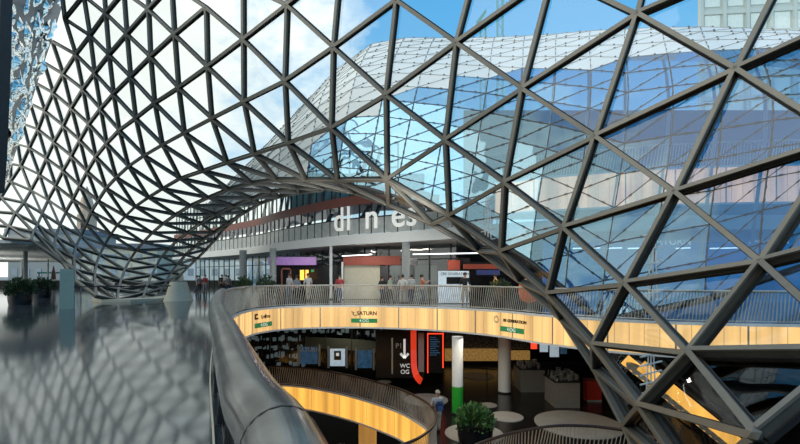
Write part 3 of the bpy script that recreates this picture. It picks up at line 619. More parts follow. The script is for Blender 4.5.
# glass balustrade panel around the funnel foot
t = empty('glass_balustrade', U(67, 310, 22), 'greenish glass screen with a thin dark rail standing in front of the roof foot', 'balustrade')
t.location.z = 0
a, b = U(59, 271, 22), U(71, 258, 22)
bm = B(); q = [(-17.05, 22, 0), (-16.45, 22.2, 0), (-16.45, 22.2, 2.0), (-17.0, 22, 2.0)]
v0 = [bm.verts.new(p) for p in q]; v1 = [bm.verts.new((p[0], p[1]+.06, p[2])) for p in q]
bm.faces.new(v0); bm.faces.new(v1[::-1])
for i in range(4): bm.faces.new((v0[i], v0[(i+1)%4], v1[(i+1)%4], v1[i]))
obj('glass_screen', bm, mat('green_glass_screen', (.30, .40, .36), .15, 0, var=.05), t)
bm = B(); tube(bm, [(-16.45, 22.2, 1.1), (-14.8, 23.5, 1.1), (-12.6, 24.2, 1.1)], .03, 8); obj('rail', bm, 'dark', t)
# plinth of the funnel foot
bm = B(); P_ = [(-20.0, 28.6), (-18.6, 27.4), (-16.9, 27.6), (-15.9, 29.0), (-15.6, 31), (-15.8, 33.5), (-19, 34), (-20.5, 31)]
tag(slab('trim_2', P_, 0, .16, 'cream'), kind='structure')
bm = B()
lathe(bm, (-14.7, 29.2, 0), [(.9, 0), (.72, .5), (.55, 1.1), (.5, 1.25)], 28); tag(obj('cream_cone_base', bm, 'cream'), 'cream cone shaped base beside the foot of the glass roof', 'base')

# mirrored scale wall at upper left
def scale_wall():
    root = empty('mirror_scale_wall', (0, 0, 0), 'leaning wall of wavy mirror shingles at the upper left corner', 'wall cladding')
    L = [(9,-40),(7,0),(6,50),(4,100),(2,150),(-1,192)]; R_ = [(74,-40),(62,0),(51,36),(35,84),(22,126),(1,192)]
    def at(Q, s):
        s *= len(Q)-1; i = min(int(s), len(Q)-2); f = s-i; return (Q[i][0]*(1-f)+Q[i+1][0]*f, Q[i][1]*(1-f)+Q[i+1][1]*f)
    bm = B(); nr, nc = 150, 44
    def P(s, t_):
        a, b = at(L, s), at(R_, s); u = a[0]+(b[0]-a[0])*t_; v = a[1]+(b[1]-a[1])*t_; return U(u, v, 17+10*t_)
    n0 = (P(.5, 1)-P(.5, 0)).cross(P(.6, .5)-P(.4, .5)).normalized()
    V_ = []
    for r in range(nr+1):
        row = []
        for c in range(nc+1):
            s_, t_ = r/nr, c/nc
            h = .42*noise.noise(Vector((t_*13+s_*5, s_*13, 0)))+.10*noise.noise(Vector((t_*24+s_*10, s_*30, 5)))
            row.append(bm.verts.new(P(s_, t_)+n0*h))
        V_.append(row)
    for r in range(nr):
        for c in range(nc): bm.faces.new((V_[r][c], V_[r][c+1], V_[r+1][c+1], V_[r+1][c]))
    obj('mirror_shingles', bm, 'scale', root, smooth=True)
    bm = B(); G = [[P(s/12, t_/2)+Vector((-.35, .5, 0)) for t_ in range(3)] for s in range(13)]
    V_ = [[bm.verts.new(p) for p in row] for row in G]
    for i in range(12):
        for j in range(2): bm.faces.new((V_[i][j], V_[i][j+1], V_[i+1][j+1], V_[i+1][j]))
    obj('backing', bm, 'dark', root)
    bm = B()
    for s in range(12):
        a, b = at(L, s/12), at(L, (s+1)/12); bar(bm, U(a[0]-4, a[1], 16.8), U(b[0]-4, b[1], 16.8), .28, .5)
    obj('end_pier', bm, 'concrete', root)
scale_wall()

# ================================================================== LOWER LEVEL
Z = -5.1
def G0(u, v, z=Z): d = (EYE-z)*F/(v-275); return Vector(((u-400)/F*d, d, z))
def disc(u, v, wpx, m, label):
    c = G0(u, v); r = wpx/2/F*c.y; bm = B(); lathe(bm, (c.x, c.y, Z), [(r, .002), (r, .035)], 48); tag(obj('floor_disc', bm, m), label, 'floor disc', 'round discs on the lower floor')
disc(426, 400, 44, 'disc', 'pale round disc on the dark floor behind the man with the backpack')
disc(474, 434, 58, 'disc', 'pale round disc under the black planter')
disc(488.5, 405.5, 17, 'disc', 'small pale disc just behind the leafy planter')
disc(506.5, 417, 33, 'disc', 'mid sized pale disc right of the leafy planter')
disc(578, 424, 84, 'disc', 'largest pale disc, behind the bottom right railing')
disc(478, 376, 32, 'greydisc', 'grey disc between the two white columns')
disc(536, 385, 23, 'greydisc', 'grey disc right of the plain white column')
disc(384, 382, 14, 'disc', 'small pale disc beyond the rounded opening')
# shopfronts of the lower level, on a curve
LC = smooth_curve([(-13, 30, 0), (-9.5, 30.6, 0), (-6, 30.4, 0), (-3, 29.4, 0), (-.9, 28.2, 0)], .25)
t = empty('electronics_shopfront', (-6, 30, Z), 'dark curved shopfront with goods and small posters under the far fascia', 'shopfront')
bm = B(); strip_wall(bm, LC, Z, Z+3.78); obj('glass_pane', bm, 'shopglass', t)
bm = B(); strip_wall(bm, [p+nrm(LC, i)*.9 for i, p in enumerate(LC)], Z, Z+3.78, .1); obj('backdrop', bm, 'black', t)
bm = B()
for i in range(0, len(LC), 8): bar(bm, (LC[i].x, LC[i].y, Z), (LC[i].x, LC[i].y, Z+3.78), .10, .10)
obj('mullion', bm, 'black', t)
bm = B(); strip_wall(bm, [p-nrm(LC, i)*.05 for i, p in enumerate(LC)][26:], Z+1.75, Z+2.5, .1); obj('pale_band', bm, mat('sage_panel', (.12, .14, .11), .5), t)
rd = random.Random(3); bm = B()
for k in range(420):
    i = rd.randrange(1, len(LC)-2); n = nrm(LC, i); p = LC[i]+n*rd.uniform(.2, .8); z = Z+rd.choice((.3, .9, 1.5, 2.1, 2.7, 3.2))+rd.uniform(0, .15)
    if i > 26 and z < Z+2.6: continue
    s = rd.uniform(.03, .13); box(bm, (p.x-s, p.y-s*.4, z), (p.x+s, p.y+s*.4, z+rd.uniform(.08, .35)))
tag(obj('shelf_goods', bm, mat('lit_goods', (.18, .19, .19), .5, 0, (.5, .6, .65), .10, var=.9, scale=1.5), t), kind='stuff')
for u0, u1, m, lab in ((300, 317.5, 'poster', 'blue poster in a pale frame, first from the left under the far fascia'), (330, 345, 'paleposter', 'pale poster with a dark emblem, middle one under the far fascia'), (357.5, 372, 'poster', 'blue poster in a pale frame, right one beside the arrow')):
    c = U((u0+u1)/2, 356, 26.8); t2 = empty('wall_poster', (c.x, 26.8, Z), lab, 'poster')
    bb = ubox(u0, 347+(u0-300)*.06, u1, 364+(u0-300)*.07, 26.8, .05); part('picture', m, t2, bb)
    bb2 = ubox(u0-2.6, 345+(u0-300)*.06, u0-.8, 366+(u0-300)*.07, 26.8, .12); bb3 = ubox(u1+.8, 345+(u0-300)*.06, u1+2.6, 366+(u0-300)*.07, 26.8, .12); DF = mat('dim_frame', (.30, .29, .25), .5); part('frame_post', DF, t2, bb2); part('frame_post', DF, t2, bb3)
    if m == 'paleposter': part('emblem', 'black', t2, ubox(334, 351, 341, 360, 26.75, .04)); part('emblem_mark', 'whiteink', t2, ubox(336, 353, 339, 356, 26.7, .04))
bm = B(); strip_wall(bm, LC[26:], Z, Z+1.75); o = obj('lower_dark_panel', bm, 'black', t)
text('wall_lettering', 'SATURN', .35, U(309, 349.8, 26.7), (1, 0, 0), 'slat', t)
# dark arrow wall
t = empty('arrow_wall', (0, 26.5, Z), 'black wall carrying a white downward arrow and writing', 'sign wall')
part('panel', 'black', t, ubox(376, 331, 424, 378, 26.2, .3)); part('edge_post', 'slat', t, ubox(391.5, 338, 393, 374, 26.1, .08))
bm = B(); a = U(404.5, 339, 26.1); b = U(404.5, 358, 26.1); bar(bm, a, b, .13, .04, n=(0, 1, 0)); bar(bm, b, U(400.5, 353.5, 26.1), .13, .04, n=(0, 1, 0)); bar(bm, b, U(408.5, 353.5, 26.1), .13, .04, n=(0, 1, 0)); obj('arrow', bm, 'whiteink', t)
text('lettering', 'P1', .42, U(399, 346, 26.1), (1, 0, 0), 'slat', t); text('lettering', 'WC', .34, U(405, 366, 26.1), (1, 0, 0), 'whiteink', t); text('lettering', 'OG', .34, U(405, 372, 26.1), (1, 0, 0), 'whiteink', t)
# red curved strip
t = empty('red_curved_band', U(414, 380, 24), 'glowing red band dropping from the fascia and curling at its foot', 'light band')
t.location.z = Z
bm = B(); pts = [U(413.5, 329, 24.6), U(413.6, 350, 24.5), U(413.8, 364, 24.3), U(414.8, 371, 24), U(417, 377, 23.6), U(420.5, 381, 23)]
for a, b in zip(pts, pts[1:]): bar(bm, a, b+(b-a).normalized()*.03, .32, .12, n=(0, 1, 0))
obj('band', bm, 'red', t)
t = empty('red_framed_screen', U(435, 372, 25.5), 'dark screen edged with a thin red light next to the red band', 'screen')
part('panel', 'black', t, ubox(428, 334, 443, 373, 25.4, .15)); part('red_frame', 'redlit', t, ubox(427.3, 334, 428.3, 373, 25.3, .1), ubox(442.6, 333, 443.6, 368, 25.3, .1), ubox(427.3, 333.3, 443.6, 334.3, 25.3, .1))
for k in range(9): part('text_line', 'poster', t, ubox(430, 337+k*2.2, 430+6+(k*37 % 5), 338+k*2.2, 25.3, .06))
part('side_post', 'grey', empty('grey_post', U(420, 372, 25.8), 'broad grey post between the red band and the red framed screen', 'post'), ubox(418.5, 333, 424, 372, 25.6, .3))
t = empty('golden_shop', U(480, 365, 32), 'dim golden lit shop behind the white columns on the lower level', 'shop')
part('shelf_wall', 'gold', t, ubox(445, 349, 498, 361, 33, .3), ubox(511, 351, 530, 360, 33, .3)); part('upper_wall', 'merch', t, ubox(445, 331, 600, 349, 33.2, .3)); part('lower_wall', 'black', t, ubox(445, 361, 600, 372, 33.2, .3))
def bar_rail(u0, v0, u1, v1, d, label):
    bm = B(); tube(bm, [U(u0, v0, d), U(u1, v1, d)], .035, 8)
    for s in (.02, .5, .98):
        p = U(u0, v0, d).lerp(U(u1, v1, d), s); tube(bm, [p, (p.x, p.y, Z)], .03, 6)
    tag(obj('guard_rail', bm, 'black'), label, 'rail')
bar_rail(462, 367, 512, 371, 27, 'low black guard rail passing the plain white column')
def kiosk(u0, u1, v0, v1, d, label, seed):
    a, b = U(u0, v1, d), U(u1, v0, d); t = empty('sales_counter', ((a.x+b.x)/2, d, Z), label, 'counter', 'sales counters on the lower level')
    h = b.z-Z if b.z-Z > .6 else .9; h = min(h, 1.3)
    part('carcass', mat('dim_counter', (.20, .19, .16), .5), t, ((a.x, d, Z), (b.x, d+1.6, Z+h))); part('worktop', 'black', t, ((a.x-.05, d-.05, Z+h), (b.x+.05, d+1.65, Z+h+.06)))
    rd = random.Random(seed); bm = B()
    for k in range(40):
        x, y = rd.uniform(a.x, b.x-.1), d+rd.uniform(0, 1.4); s = rd.uniform(.06, .2); hh = rd.uniform(.03, .4)
        box(bm, (x, y, Z+h+.06), (x+s, y+s, Z+h+.06+hh))
    tag(obj('goods', bm, 'merch', t), kind='stuff')
kiosk(521, 545, 366, 380, 25.5, 'grey sales counter with goods right of the plain white column', 1)
kiosk(555, 580, 370, 388, 22.5, 'larger grey sales counter with goods left of the red bin', 2)
t = empty('red_bin', G0(595, 402), 'red upright box standing on the lower floor beside the roof foot', 'bin')
c = G0(595, 402); part('body', mat('plain_red', (.55, .03, .015), .4), t, ((c.x-.42, c.y, Z), (c.x+.36, c.y+.5, Z+1.1))); part('lid', 'darkred', t, ((c.x-.45, c.y-.03, Z+1.1), (c.x+.39, c.y+.53, Z+1.16))); part('base', 'grey', t, ((c.x-.42, c.y-.02, Z), (c.x+.36, c.y, Z+.1)))
def hang(u0, u1, v0, v1, d, m, label, name='hanging_poster'):
    t = empty(name, U((u0+u1)/2, v0, d), label, 'hanging poster'); part('sheet', m, t, ubox(u0, v0, u1, v1, d, .05))
    part('top_rod', 'dark', t, ubox(u0-.3, v0-.6, u1+.3, v0, d, .06)); p = U((u0+u1)/2, v0, d); bm = B(); tube(bm, [p+Vector((0, .03, 0)), (p.x, p.y+.03, -1.32)], .012, 5); obj('wire', bm, 'dark', t)
hang(531, 537, 339, 349, 23.5, 'redlit', 'glowing red hanging sign under the fascia', 'red_hanging_sign')
hang(540, 548, 340, 352, 23, 'paleposter', 'pale hanging poster right of the glowing red sign'); hang(550, 559, 341, 357, 22.5, 'paleposter', 'larger pale hanging poster with blue tint, second from the red sign'); hang(561, 567, 343, 354, 22.2, 'poster', 'dark blue hanging poster nearest the roof foot')
# area lights added to brighten the lower level
for k, (x, y) in enumerate(((-4, 28.5), (6, 26), (3.5, 21), (2.6, 19.6))):
    l = bpy.data.lights.new('lower_fill', 'AREA'); l.energy = 22; l.size = 1.0; l.color = (1, .85, .65); o = bpy.data.objects.new('lower_fill', l); C.objects.link(o); o.location = (x, y, -1.4)
for k, (x, y) in enumerate(((-7, 31.5), (-2, 28.5), (2.5, 26.5), (6, 24.5))):  # added lights without fixtures, lifting the gallery shops
    l = bpy.data.lights.new('gallery_fill', 'AREA'); l.energy = 60; l.size = 1.2; l.color = (1, .93, .82); o = bpy.data.objects.new('gallery_fill', l); C.objects.link(o); o.location = (x, y, 3.65)
for x, y in ((-38, 36), (-44, 46)):  # extra upward lights, put in only to brighten the left soffit
    l = bpy.data.lights.new('soffit_fill', 'AREA'); l.energy = 260; l.size = 3; l.color = (1, .98, .94); o = bpy.data.objects.new('soffit_fill', l); C.objects.link(o); o.location = (x, y, .4); o.rotation_euler = (PI, 0, 0)
# orange egg seat on the gallery
t = empty('orange_egg_chair', (6.25, 21.3, 0), 'bright orange rounded chair behind the far railing next to the roof foot', 'chair')
bm = B(); lathe(bm, (6.25, 21.3, .35), [(.05, 0), (.38, .12), (.5, .45), (.48, .85), (.36, 1.1), (.12, 1.2)], 20); obj('seat_shell', bm, 'orange', t, smooth=True)
bm = B(); lathe(bm, (6.25, 21.3, 0), [(.28, 0), (.26, .03), (.05, .06), (.04, .36)], 16); obj('pedestal', bm, 'grey', t)

# ================================================================== PEOPLE
def skinned(name, pts, edges, m, parent, sub=1):
    me = bpy.data.meshes.new(name); me.from_pydata([p[:3] for p in pts], edges, []); me.materials.append(m)
    o = bpy.data.objects.new(name, me); C.objects.link(o); o.parent = parent
    bm_ = bmesh.new(); bm_.from_mesh(me); ly = bm_.verts.layers.skin.verify()
    for v, p in zip(bm_.verts, pts): v[ly].radius = (p[3], p[3]*(p[4] if len(p) > 4 else 1)); v[ly].use_root = (v.index == 0)
    bm_.verts.ensure_lookup_table(); bm_.verts[0][ly].use_root = True
    bm_.to_mesh(me); bm_.free()
    s = o.modifiers.new('skin', 'SKIN'); s.use_smooth_shade = True
    if sub: q = o.modifiers.new('sub', 'SUBSURF'); q.levels = sub; q.render_levels = sub
    return o
def person(x, y, z, rz, label, shirt, trousers, hair='hair', h=1.75, stride=.12, arms='down', bag=False, group=None):
    t = empty('person', (x, y, z), label, 'person', group, rz); k = h/1.75
    def s(*L): return [tuple(c*k for c in p[:4])+tuple(p[4:]) for p in L]
    st = stride
    hands = {'down': ((-.27, .02, .82), (.27, .02, .82)), 'up': ((-.27, .02, .85), (.16, .42, 1.42)), 'front': ((-.10, .30, 1.08), (.12, .30, 1.05))}[arms]
    elb = {'down': ((-.27, -.03, 1.10), (.27, -.03, 1.10)), 'up': ((-.27, -.03, 1.1), (.28, .18, 1.25)), 'front': ((-.26, .02, 1.12), (.26, .02, 1.12))}[arms]
    body = s((0,0,.95,.13,.8),(0,0,1.15,.12,.8),(0,0,1.38,.14,.75),(0,0,1.50,.055),(0,.01,1.60,.085,1.15),(0,.01,1.70,.075,1.1),
        (-.19,0,1.42,.055),(elb[0][0],elb[0][1],elb[0][2],.042),(hands[0][0],hands[0][1],hands[0][2],.03),(hands[0][0],hands[0][1]+.02,hands[0][2]-.1,.028),
        (.19,0,1.42,.055),(elb[1][0],elb[1][1],elb[1][2],.042),(hands[1][0],hands[1][1],hands[1][2],.03),(hands[1][0],hands[1][1]+.04,hands[1][2]-.07,.028),
        (-.10,0,.86,.085),(-.11,st*.5,.48,.055),(-.11,-st,.09,.04),(-.11,-st+.16,.03,.035),(.10,0,.86,.085),(.11,st*.9,.48,.055),(.11,st,.09,.04),(.11,st+.16,.03,.035))
    be = [(0,1),(1,2),(2,3),(3,4),(4,5),(2,6),(6,7),(7,8),(8,9),(2,10),(10,11),(11,12),(12,13),(0,14),(14,15),(15,16),(16,17),(0,18),(18,19),(19,20),(20,21)]
    skinned('body', body, be, M['skin'], t)
    sh = s((0,0,.93,.155,.8),(0,0,1.15,.14,.85),(0,0,1.38,.16,.8),(0,0,1.46,.08),(-.19,0,1.42,.075),(elb[0][0],elb[0][1],elb[0][2],.06),(.19,0,1.42,.075),(elb[1][0],elb[1][1],elb[1][2],.06))
    skinned('shirt', sh, [(0,1),(1,2),(2,3),(2,4),(4,5),(2,6),(6,7)], shirt, t)
    tr = s((0,0,.93,.14,.85),(-.10,0,.84,.10),(-.11,st*.5,.48,.075),(-.11,-st,.10,.062),(.10,0,.84,.10),(.11,st*.9,.48,.075),(.11,st,.10,.062))
    skinned('trousers', tr, [(0,1),(1,2),(2,3),(0,4),(4,5),(5,6)], trousers, t)
    bm = B(); bmesh.ops.create_icosphere(bm, subdivisions=2, radius=.112*k, matrix=Matrix.Translation((0, -.02*k, 1.69*k)) @ Matrix.Diagonal((.92, 1.08, .95, 1)))
    me = bpy.data.meshes.new('hair'); bm.to_mesh(me); bm.free(); me.materials.append(M[hair]); o = bpy.data.objects.new('hair', me); C.objects.link(o); o.parent = t
    bm = B()
    for sx, sy in ((-.11, -st), (.11, st)): bmesh.ops.create_icosphere(bm, subdivisions=2, radius=1, matrix=Matrix.Translation((sx*k, (sy+.07)*k, .045)) @ Matrix.Diagonal((.05, .14, .05, 1)))
    me = bpy.data.meshes.new('shoes'); bm.to_mesh(me); bm.free(); me.materials.append(M['dark']); o = bpy.data.objects.new('shoes', me); C.objects.link(o); o.parent = t
    if bag:
        b_ = empty('backpack', (x, y, z), 'small dark blue backpack worn by the man in pale clothes', 'backpack', None, rz)
        bm = B(); box(bm, (-.15, -.33, 1.02), (.15, -.15, 1.42)); bmesh.ops.bevel(bm, geom=bm.edges[:], offset=.05, segments=3, affect='EDGES')
        me = bpy.data.meshes.new('pack'); bm.to_mesh(me); bm.free(); me.materials.append(cloth('navy_nylon', (.03, .05, .14))); o = bpy.data.objects.new('pack', me); C.objects.link(o); o.parent = b_
        bm = B(); box(bm, (-.11, -.38, 1.05), (.11, -.32, 1.25)); bmesh.ops.bevel(bm, geom=bm.edges[:], offset=.02, segments=2, affect='EDGES')
        me = bpy.data.meshes.new('front_pocket'); bm.to_mesh(me); bm.free(); me.materials.append(cloth('blue_nylon', (.06, .16, .35))); o = bpy.data.objects.new('front_pocket', me); C.objects.link(o); o.parent = b_
        bm = B()
        for sx in (-.1, .1): tube(bm, [(sx, -.16, 1.08), (sx*1.3, -.1, 1.2), (sx*1.2, .02, 1.5), (sx, .15, 1.42), (sx*1.3, .15, 1.2)], .022, 6)
        me = bpy.data.meshes.new('strap'); bm.to_mesh(me); bm.free(); me.materials.append(M['dark']); o = bpy.data.objects.new('strap', me); C.objects.link(o); o.parent = b_
    return t
W = cloth('pale_cotton', (.62, .60, .55)); BLK = cloth('black_cotton', (.02, .02, .022)); KH = cloth('khaki_cotton', (.42, .36, .27)); YL = cloth('yellow_cotton', (.85, .52, .04))
OR = cloth('coral_cotton', (.62, .20, .10)); JN = cloth('blue_denim', (.05, .08, .15)); GR = cloth('grey_cotton', (.25, .26, .28)); RD = cloth('red_cotton', (.45, .05, .05))
p_ = G0(437.5, 433)
person(p_.x, p_.y, Z, math.radians(18), 'man in pale clothes with a backpack leaning forward on the lower level', cloth('light_grey_cotton', (.5, .48, .46)), cloth('white_linen', (.85, .80, .70)), 'fairhair', 1.82, .10, 'front', True)
person(3.75, 25.4, 0, PI*.9, 'man in a black shirt and khaki shorts standing before the display stand', BLK, KH, h=1.82)
person(5.55, 25.6, 0, PI*.5, 'person in a yellow shirt on the gallery beneath the arch', YL, GR, h=1.75)
person(.15, 25.9, 0, 0, 'person in white, left one of the pair by the grey column', W, W, h=1.7)
person(.65, 25.6, 0, .5, 'person in pale top, right one of the pair by the grey column', cloth('light_cotton', (.5, .5, .48)), JN, h=1.72)
person(1.30, 25.9, 0, -PI*.5, 'person in a coral shirt holding up an arm on the gallery', OR, JN, h=1.7, arms='up')
crowd = [(-20.3,44,W,JN,'white shirt and jeans'),(-19.6,43,GR,BLK,'grey top and black trousers'),(-18.6,42,RD,GR,'red top and grey trousers'),(-17.6,43.5,BLK,BLK,'black clothes throughout'),(-16.6,42,W,BLK,'white shirt and black trousers'),(-15.8,40.5,GR,JN,'grey top and jeans')]
for x, y, a, b, s_ in crowd: person(x, y, 0, random.uniform(0, 6), 'distant person in %s walking beyond the roof foot' % s_, a, b, h=random.uniform(1.6, 1.82), group='distant walkers beyond the roof foot')
cafe = [(-7.6,30.2,W,JN,'white shirt, nearest the left end of the gallery railing'),(-6.9,29.4,GR,BLK,'grey top before the purple header shop'),(-6.1,29.2,W,KH,'white shirt and khaki trousers before the orange lights'),(-3.9,28.4,RD,JN,'red top beside the slim white post'),(-1.1,27.4,BLK,JN,'black top before the beige shopfront'),(-.6,27.1,cloth('pale_green_cotton', (.35, .42, .3)),BLK,'pale green top before the beige shopfront')]
for x, y, a, b, s_ in cafe: person(x, y, 0, random.uniform(0, 6), 'gallery visitor in %s' % s_, a, b, h=random.uniform(1.6, 1.8), group='visitors along the far gallery')

# ================================================================== BEHIND THE BLUE FACADE: upper gallery
UF = smooth_curve([(5.5, 25.5, 0), (8, 24, 0), (12, 22.4, 0), (17, 21.4, 0), (24, 21, 0)], .25)
t = fascia('upper_gallery_fascia', UF, 5.2, 7.0, 2.4, mat('backlit_peach_glass', (.8, .55, .4), .4, 0, (1, .42, .20), 1.25), 'peach lit fascia of an upper gallery glimpsed through the blue glass')
for o in t.children:
    pass
railing('upper_gallery_railing', UF, 7.0, 1.2, .05, 'slat railing of the upper gallery glimpsed through the blue glass', 'slat', .14)
t = empty('blue_shop', (12, 26, 0), 'blue walled electronics shop with SATURN lettering behind the blue glass', 'shop')
part('upper_wall', mat('teal_blue_wall', (.03, .09, .14), .5), t, ((4, 27.5, 5.2), (50, 27.8, 12)))
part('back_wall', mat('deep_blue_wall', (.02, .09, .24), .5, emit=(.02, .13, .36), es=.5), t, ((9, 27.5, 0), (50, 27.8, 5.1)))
text('lettering', 'SATURN', .62, U(671, 241.5, 25.6), (1, 0, 0), 'whiteink', t); text('lettering', 'SATURN', .62, U(769, 240.5, 25.6), (1, 0, 0), 'whiteink', t)
for (a, b) in ((573, 600), (604, 622), (628, 650), (676, 690), (710, 738)):
    bm = B(); bar(bm, U(a, 248.5, 25.4), U(b, 247.8, 25.4), .07, .07); obj('strip_lamp', bm, 'strip', t)
# mast of slim rods between the two glass skins
def mast(u, v0, v1, d, label):
    t = empty('rod_mast', U(u, v1, d), label, 'mast')
    for dx in (-.14, 0, .14): bm = B(); tube(bm, [U(u, v1, d)+Vector((dx, 0, 0)), U(u, v0, d)+Vector((dx*.5, 0, 0))], .022, 6); obj('rod', bm, 'white', t)
    bm = B(); n = 5
    for k in range(n): p = U(u, v1, d).lerp(U(u, v0, d), (k+.5)/n); bar(bm, p-Vector((.32, 0, .08)), p+Vector((.32, 0, .08)), .04, .04)
    obj('cross_arm', bm, 'white', t)
mast(653, 226, 300, 14, 'white rod mast with cross arms behind the roof glass, mid height at right')
mast(651, 350, 396, 13, 'lower white rod mast seen through the roof glass near the bottom right')
mast(488, 196, 245, 19, 'slim white rod mast behind the roof glass near the arch')

# ================================================================== OUTSIDE
def tower():
    t = empty('office_tower', U(760, 30, 75), 'white gridded office tower in the top right corner', 'building')
    bm = B(); gl = B()
    a = Vector((50.5, 74, 0)); r = Vector((1, -.10, 0)).normalized(); 
    for k in range(8):
        for f in range(9):
            z0 = 36+f*3.6-12; p = a+r*(k*3.6); q = a+r*(k*3.6+3.4)
            bar(gl, Vector((p.x, p.y, z0+1.7)), Vector((q.x, q.y, z0+1.7)), .3, 3.3, n=(0, 0, 1))
    for k in range(9): p = a+r*(k*3.6-.1)+Vector((0, -.3, 0)); bar(bm, (p.x, p.y, 0), (p.x, p.y, 60), .5, .7, n=(0, 1, 0))
    for f in range(10): z = 24+f*3.6-.1; q = a+r*28.8; bar(bm, (a.x, a.y-.2, z), (q.x, q.y-.2, z), .6, .7, n=(0, 0, 1))
    lo_ = [bm.verts.new((x, y, z)) for z in (0, 60) for x, y in ((51.2, 74.4), (80, 71.6), (92, 92), (64, 93))]
    for f in ((0,1,2,3), (7,6,5,4), (0,4,5,1), (1,5,6,2), (2,6,7,3), (3,7,4,0)): bm.faces.new([lo_[i] for i in f])
    obj('frame', bm, 'tower', t); obj('window_field', gl, 'tower', t)
    g2 = B()
    for k in range(8):
        for f in range(9):
            if True: p = a+r*(k*3.6+.5)+Vector((0, -.25, 0)); q = a+r*(k*3.6+2.9)+Vector((0, -.25, 0)); z0 = 24+f*3.6+1.7; bar(g2, (p.x, p.y, z0), (q.x, q.y, z0), .1, 2.7 if f % 3 else 1.6, n=(0, 0, 1))
    obj('window_pane', g2, 'towerglass', t)
tower()
def crane(u, v0, v1, d, label, jib=None):
    t = empty('tower_crane', U(u, v1, d), label, 'crane'); t.location.z = 0; bm = B()
    x, y, zt = U(u, v0, d); w_ = .7
    for sx in (-1, 1):
        for sy in (-1, 1): bar(bm, (x+sx*w_, y+sy*w_, 0), (x+sx*w_, y+sy*w_, zt), .18, .18)
    z = 0; k = 0
    while z < zt-2: 
        s = 1 if k % 2 else -1; bar(bm, (x-s*w_, y-w_, z), (x+s*w_, y-w_, z+2), .12, .12); z += 2; k += 1
    obj('mast', bm, 'crane', t)
    if jib:
        bm = B(); a, b = U(*jib[:2], d), U(*jib[2:], d); bar(bm, a, b, .25, .25); bar(bm, a+Vector((0, 0, 1.2)), b+Vector((0, 0, .6)), .15, .15)
        for k in range(8): p = a.lerp(b, k/8); q = a.lerp(b, (k+.5)/8); bar(bm, p, q+Vector((0, 0, 1)), .12, .12); bar(bm, q+Vector((0, 0, 1)), a.lerp(b, (k+1)/8), .12, .12)
        obj('jib', bm, 'crane', t)
crane(500, -20, 60, 120, 'green lattice crane mast rising behind the white crown of the facade', None)
crane(483, 20, 60, 120, 'lower green crane with a slanting jib left of the tall one', (476, 27, 486, 12))
t = empty('church_tower', (-150*.72, 150, 0), 'distant salmon stone church tower seen through the left part of the roof', 'building')
x = (87-400)/F*150
part('shaft', 'sand', t, ((x-2, 148, 0), (x+2, 152, 22))); bm = B(); lathe(bm, (x, 150, 22), [(2.6, 0), (2.2, 1), (1.8, 5), (.1, 10)], 8); obj('spire', bm, 'sand', t); part('louvre', 'dark', t, ((x-.6, 147.8, 16), (x+.6, 148, 20)))
blds = [((-150,100),(-118,112),9,'sand','long low sandy building left of the church tower'),((-98,110),(-80,124),12,'grey','grey block right of the church tower'),((-76,105),(-58,118),8,'cream','cream low house behind the roof foot'),((-54,110),(-38,124),6,'white','pale low block seen beyond the shopfront glass'),((-36,115),(-18,128),6,'white','white block seen beyond the shopfront glass')]
RF = mat('slate_roof', (.16, .19, .23), .7)
WN = mat('dim_window', (.35, .40, .42), .4)
for (a, b, h, m, lab) in blds:
    t = empty('distant_building', ((a[0]+b[0])/2, a[1], -.4), lab, 'building'); part('wall', m, t, ((a[0], a[1], -.4), (b[0], b[1], h)))
    part('roof', RF, t, ((a[0]-.5, a[1]-.5, h), (b[0]+.5, b[1]+.5, h+1.2)))
    n = int((b[0]-a[0])/3); part('window', WN, t, *[((a[0]+1+k*3, a[1]-.1, z), (a[0]+2.4+k*3, a[1], z+1.8)) for k in range(n) for z in (1.5, 5)])

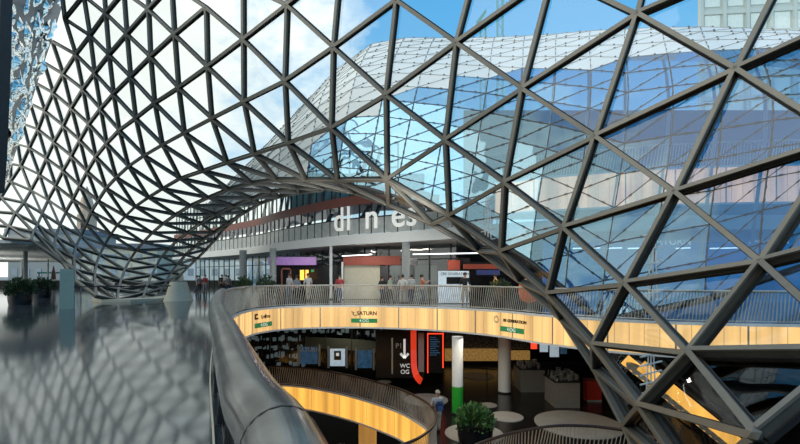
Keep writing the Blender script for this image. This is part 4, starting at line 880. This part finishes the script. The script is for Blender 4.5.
# ================================================================== BASEMENT SHOP seen through the rounded opening
for k, (x, y, w_, lab) in enumerate(((-4.6, 24.5, 1.6, 'dark goods rack in the basement, furthest from the man'), (-2.4, 23.2, 1.4, 'dark goods rack in the basement, middle one'), (-.8, 21.6, 1.2, 'dark goods rack in the basement, nearest the man'))):
    z0 = -10.2; t = empty('goods_rack', (x, y, z0), lab, 'rack')
    for sx in (0, w_): part('upright', 'grey', t, ((x+sx-.03, y, z0), (x+sx+.03, y+.6, z0+2.2)))
    for q in range(4): part('shelf', 'dark', t, ((x, y, z0+.3+q*.55), (x+w_, y+.6, z0+.34+q*.55)))
    bm = B(); rd = random.Random(k)
    for q in range(60): xx = x+rd.uniform(.05, w_-.15); zz = z0+.34+rd.randrange(4)*.55; box(bm, (xx, y+.05, zz), (xx+rd.uniform(.05, .12), y+.4, zz+rd.uniform(.1, .4)))
    tag(obj('goods', bm, 'merch', t), kind='stuff')
t = empty('amber_basement_pillar', (-1.9, 25.5, -10.2), 'amber lit pillar in the basement below the opening', 'pillar')
part('shaft', mat('backlit_amber_pillar', (.3, .2, .1), .5, 0, (1, .5, .12), .35), t, ((-2.4, 25.5, -10.2), (-1.4, 26.3, -5.3))); part('plinth', 'dark', t, ((-2.45, 25.45, -10.2), (-1.35, 26.35, -10.0)))

# invented stair, its glow standing in for amber reflections in the glass
t = empty('reflection_stair', (9.5, 17.5, -5.1), 'invented stair with glowing sides standing in for amber reflections in the roof glass', 'reflection_stair')
a, b = Vector((9.2, 17.4, -1.75)), Vector((12.6, 16.6, -4.7)); dn = Vector((0, -.35, 0))
for o_ in (Vector((0, -.6, 0)), Vector((0, .6, 0))):
    bm = B(); bar(bm, a+o_, b+o_, .06, .45, n=(0, 0, 1)); obj('reflection_streak', bm, 'lamp', t)
    bm = B(); bar(bm, a+o_+Vector((0, 0, .75)), b+o_+Vector((0, 0, .75)), .10, .08); obj('handrail', bm, 'dark', t)
bm = B()
for k in range(16): p = a.lerp(b, k/16); box(bm, (p.x, p.y-.5, p.z-.35), (p.x+.22, p.y+.5, p.z-.1))
obj('step', bm, 'grey', t)
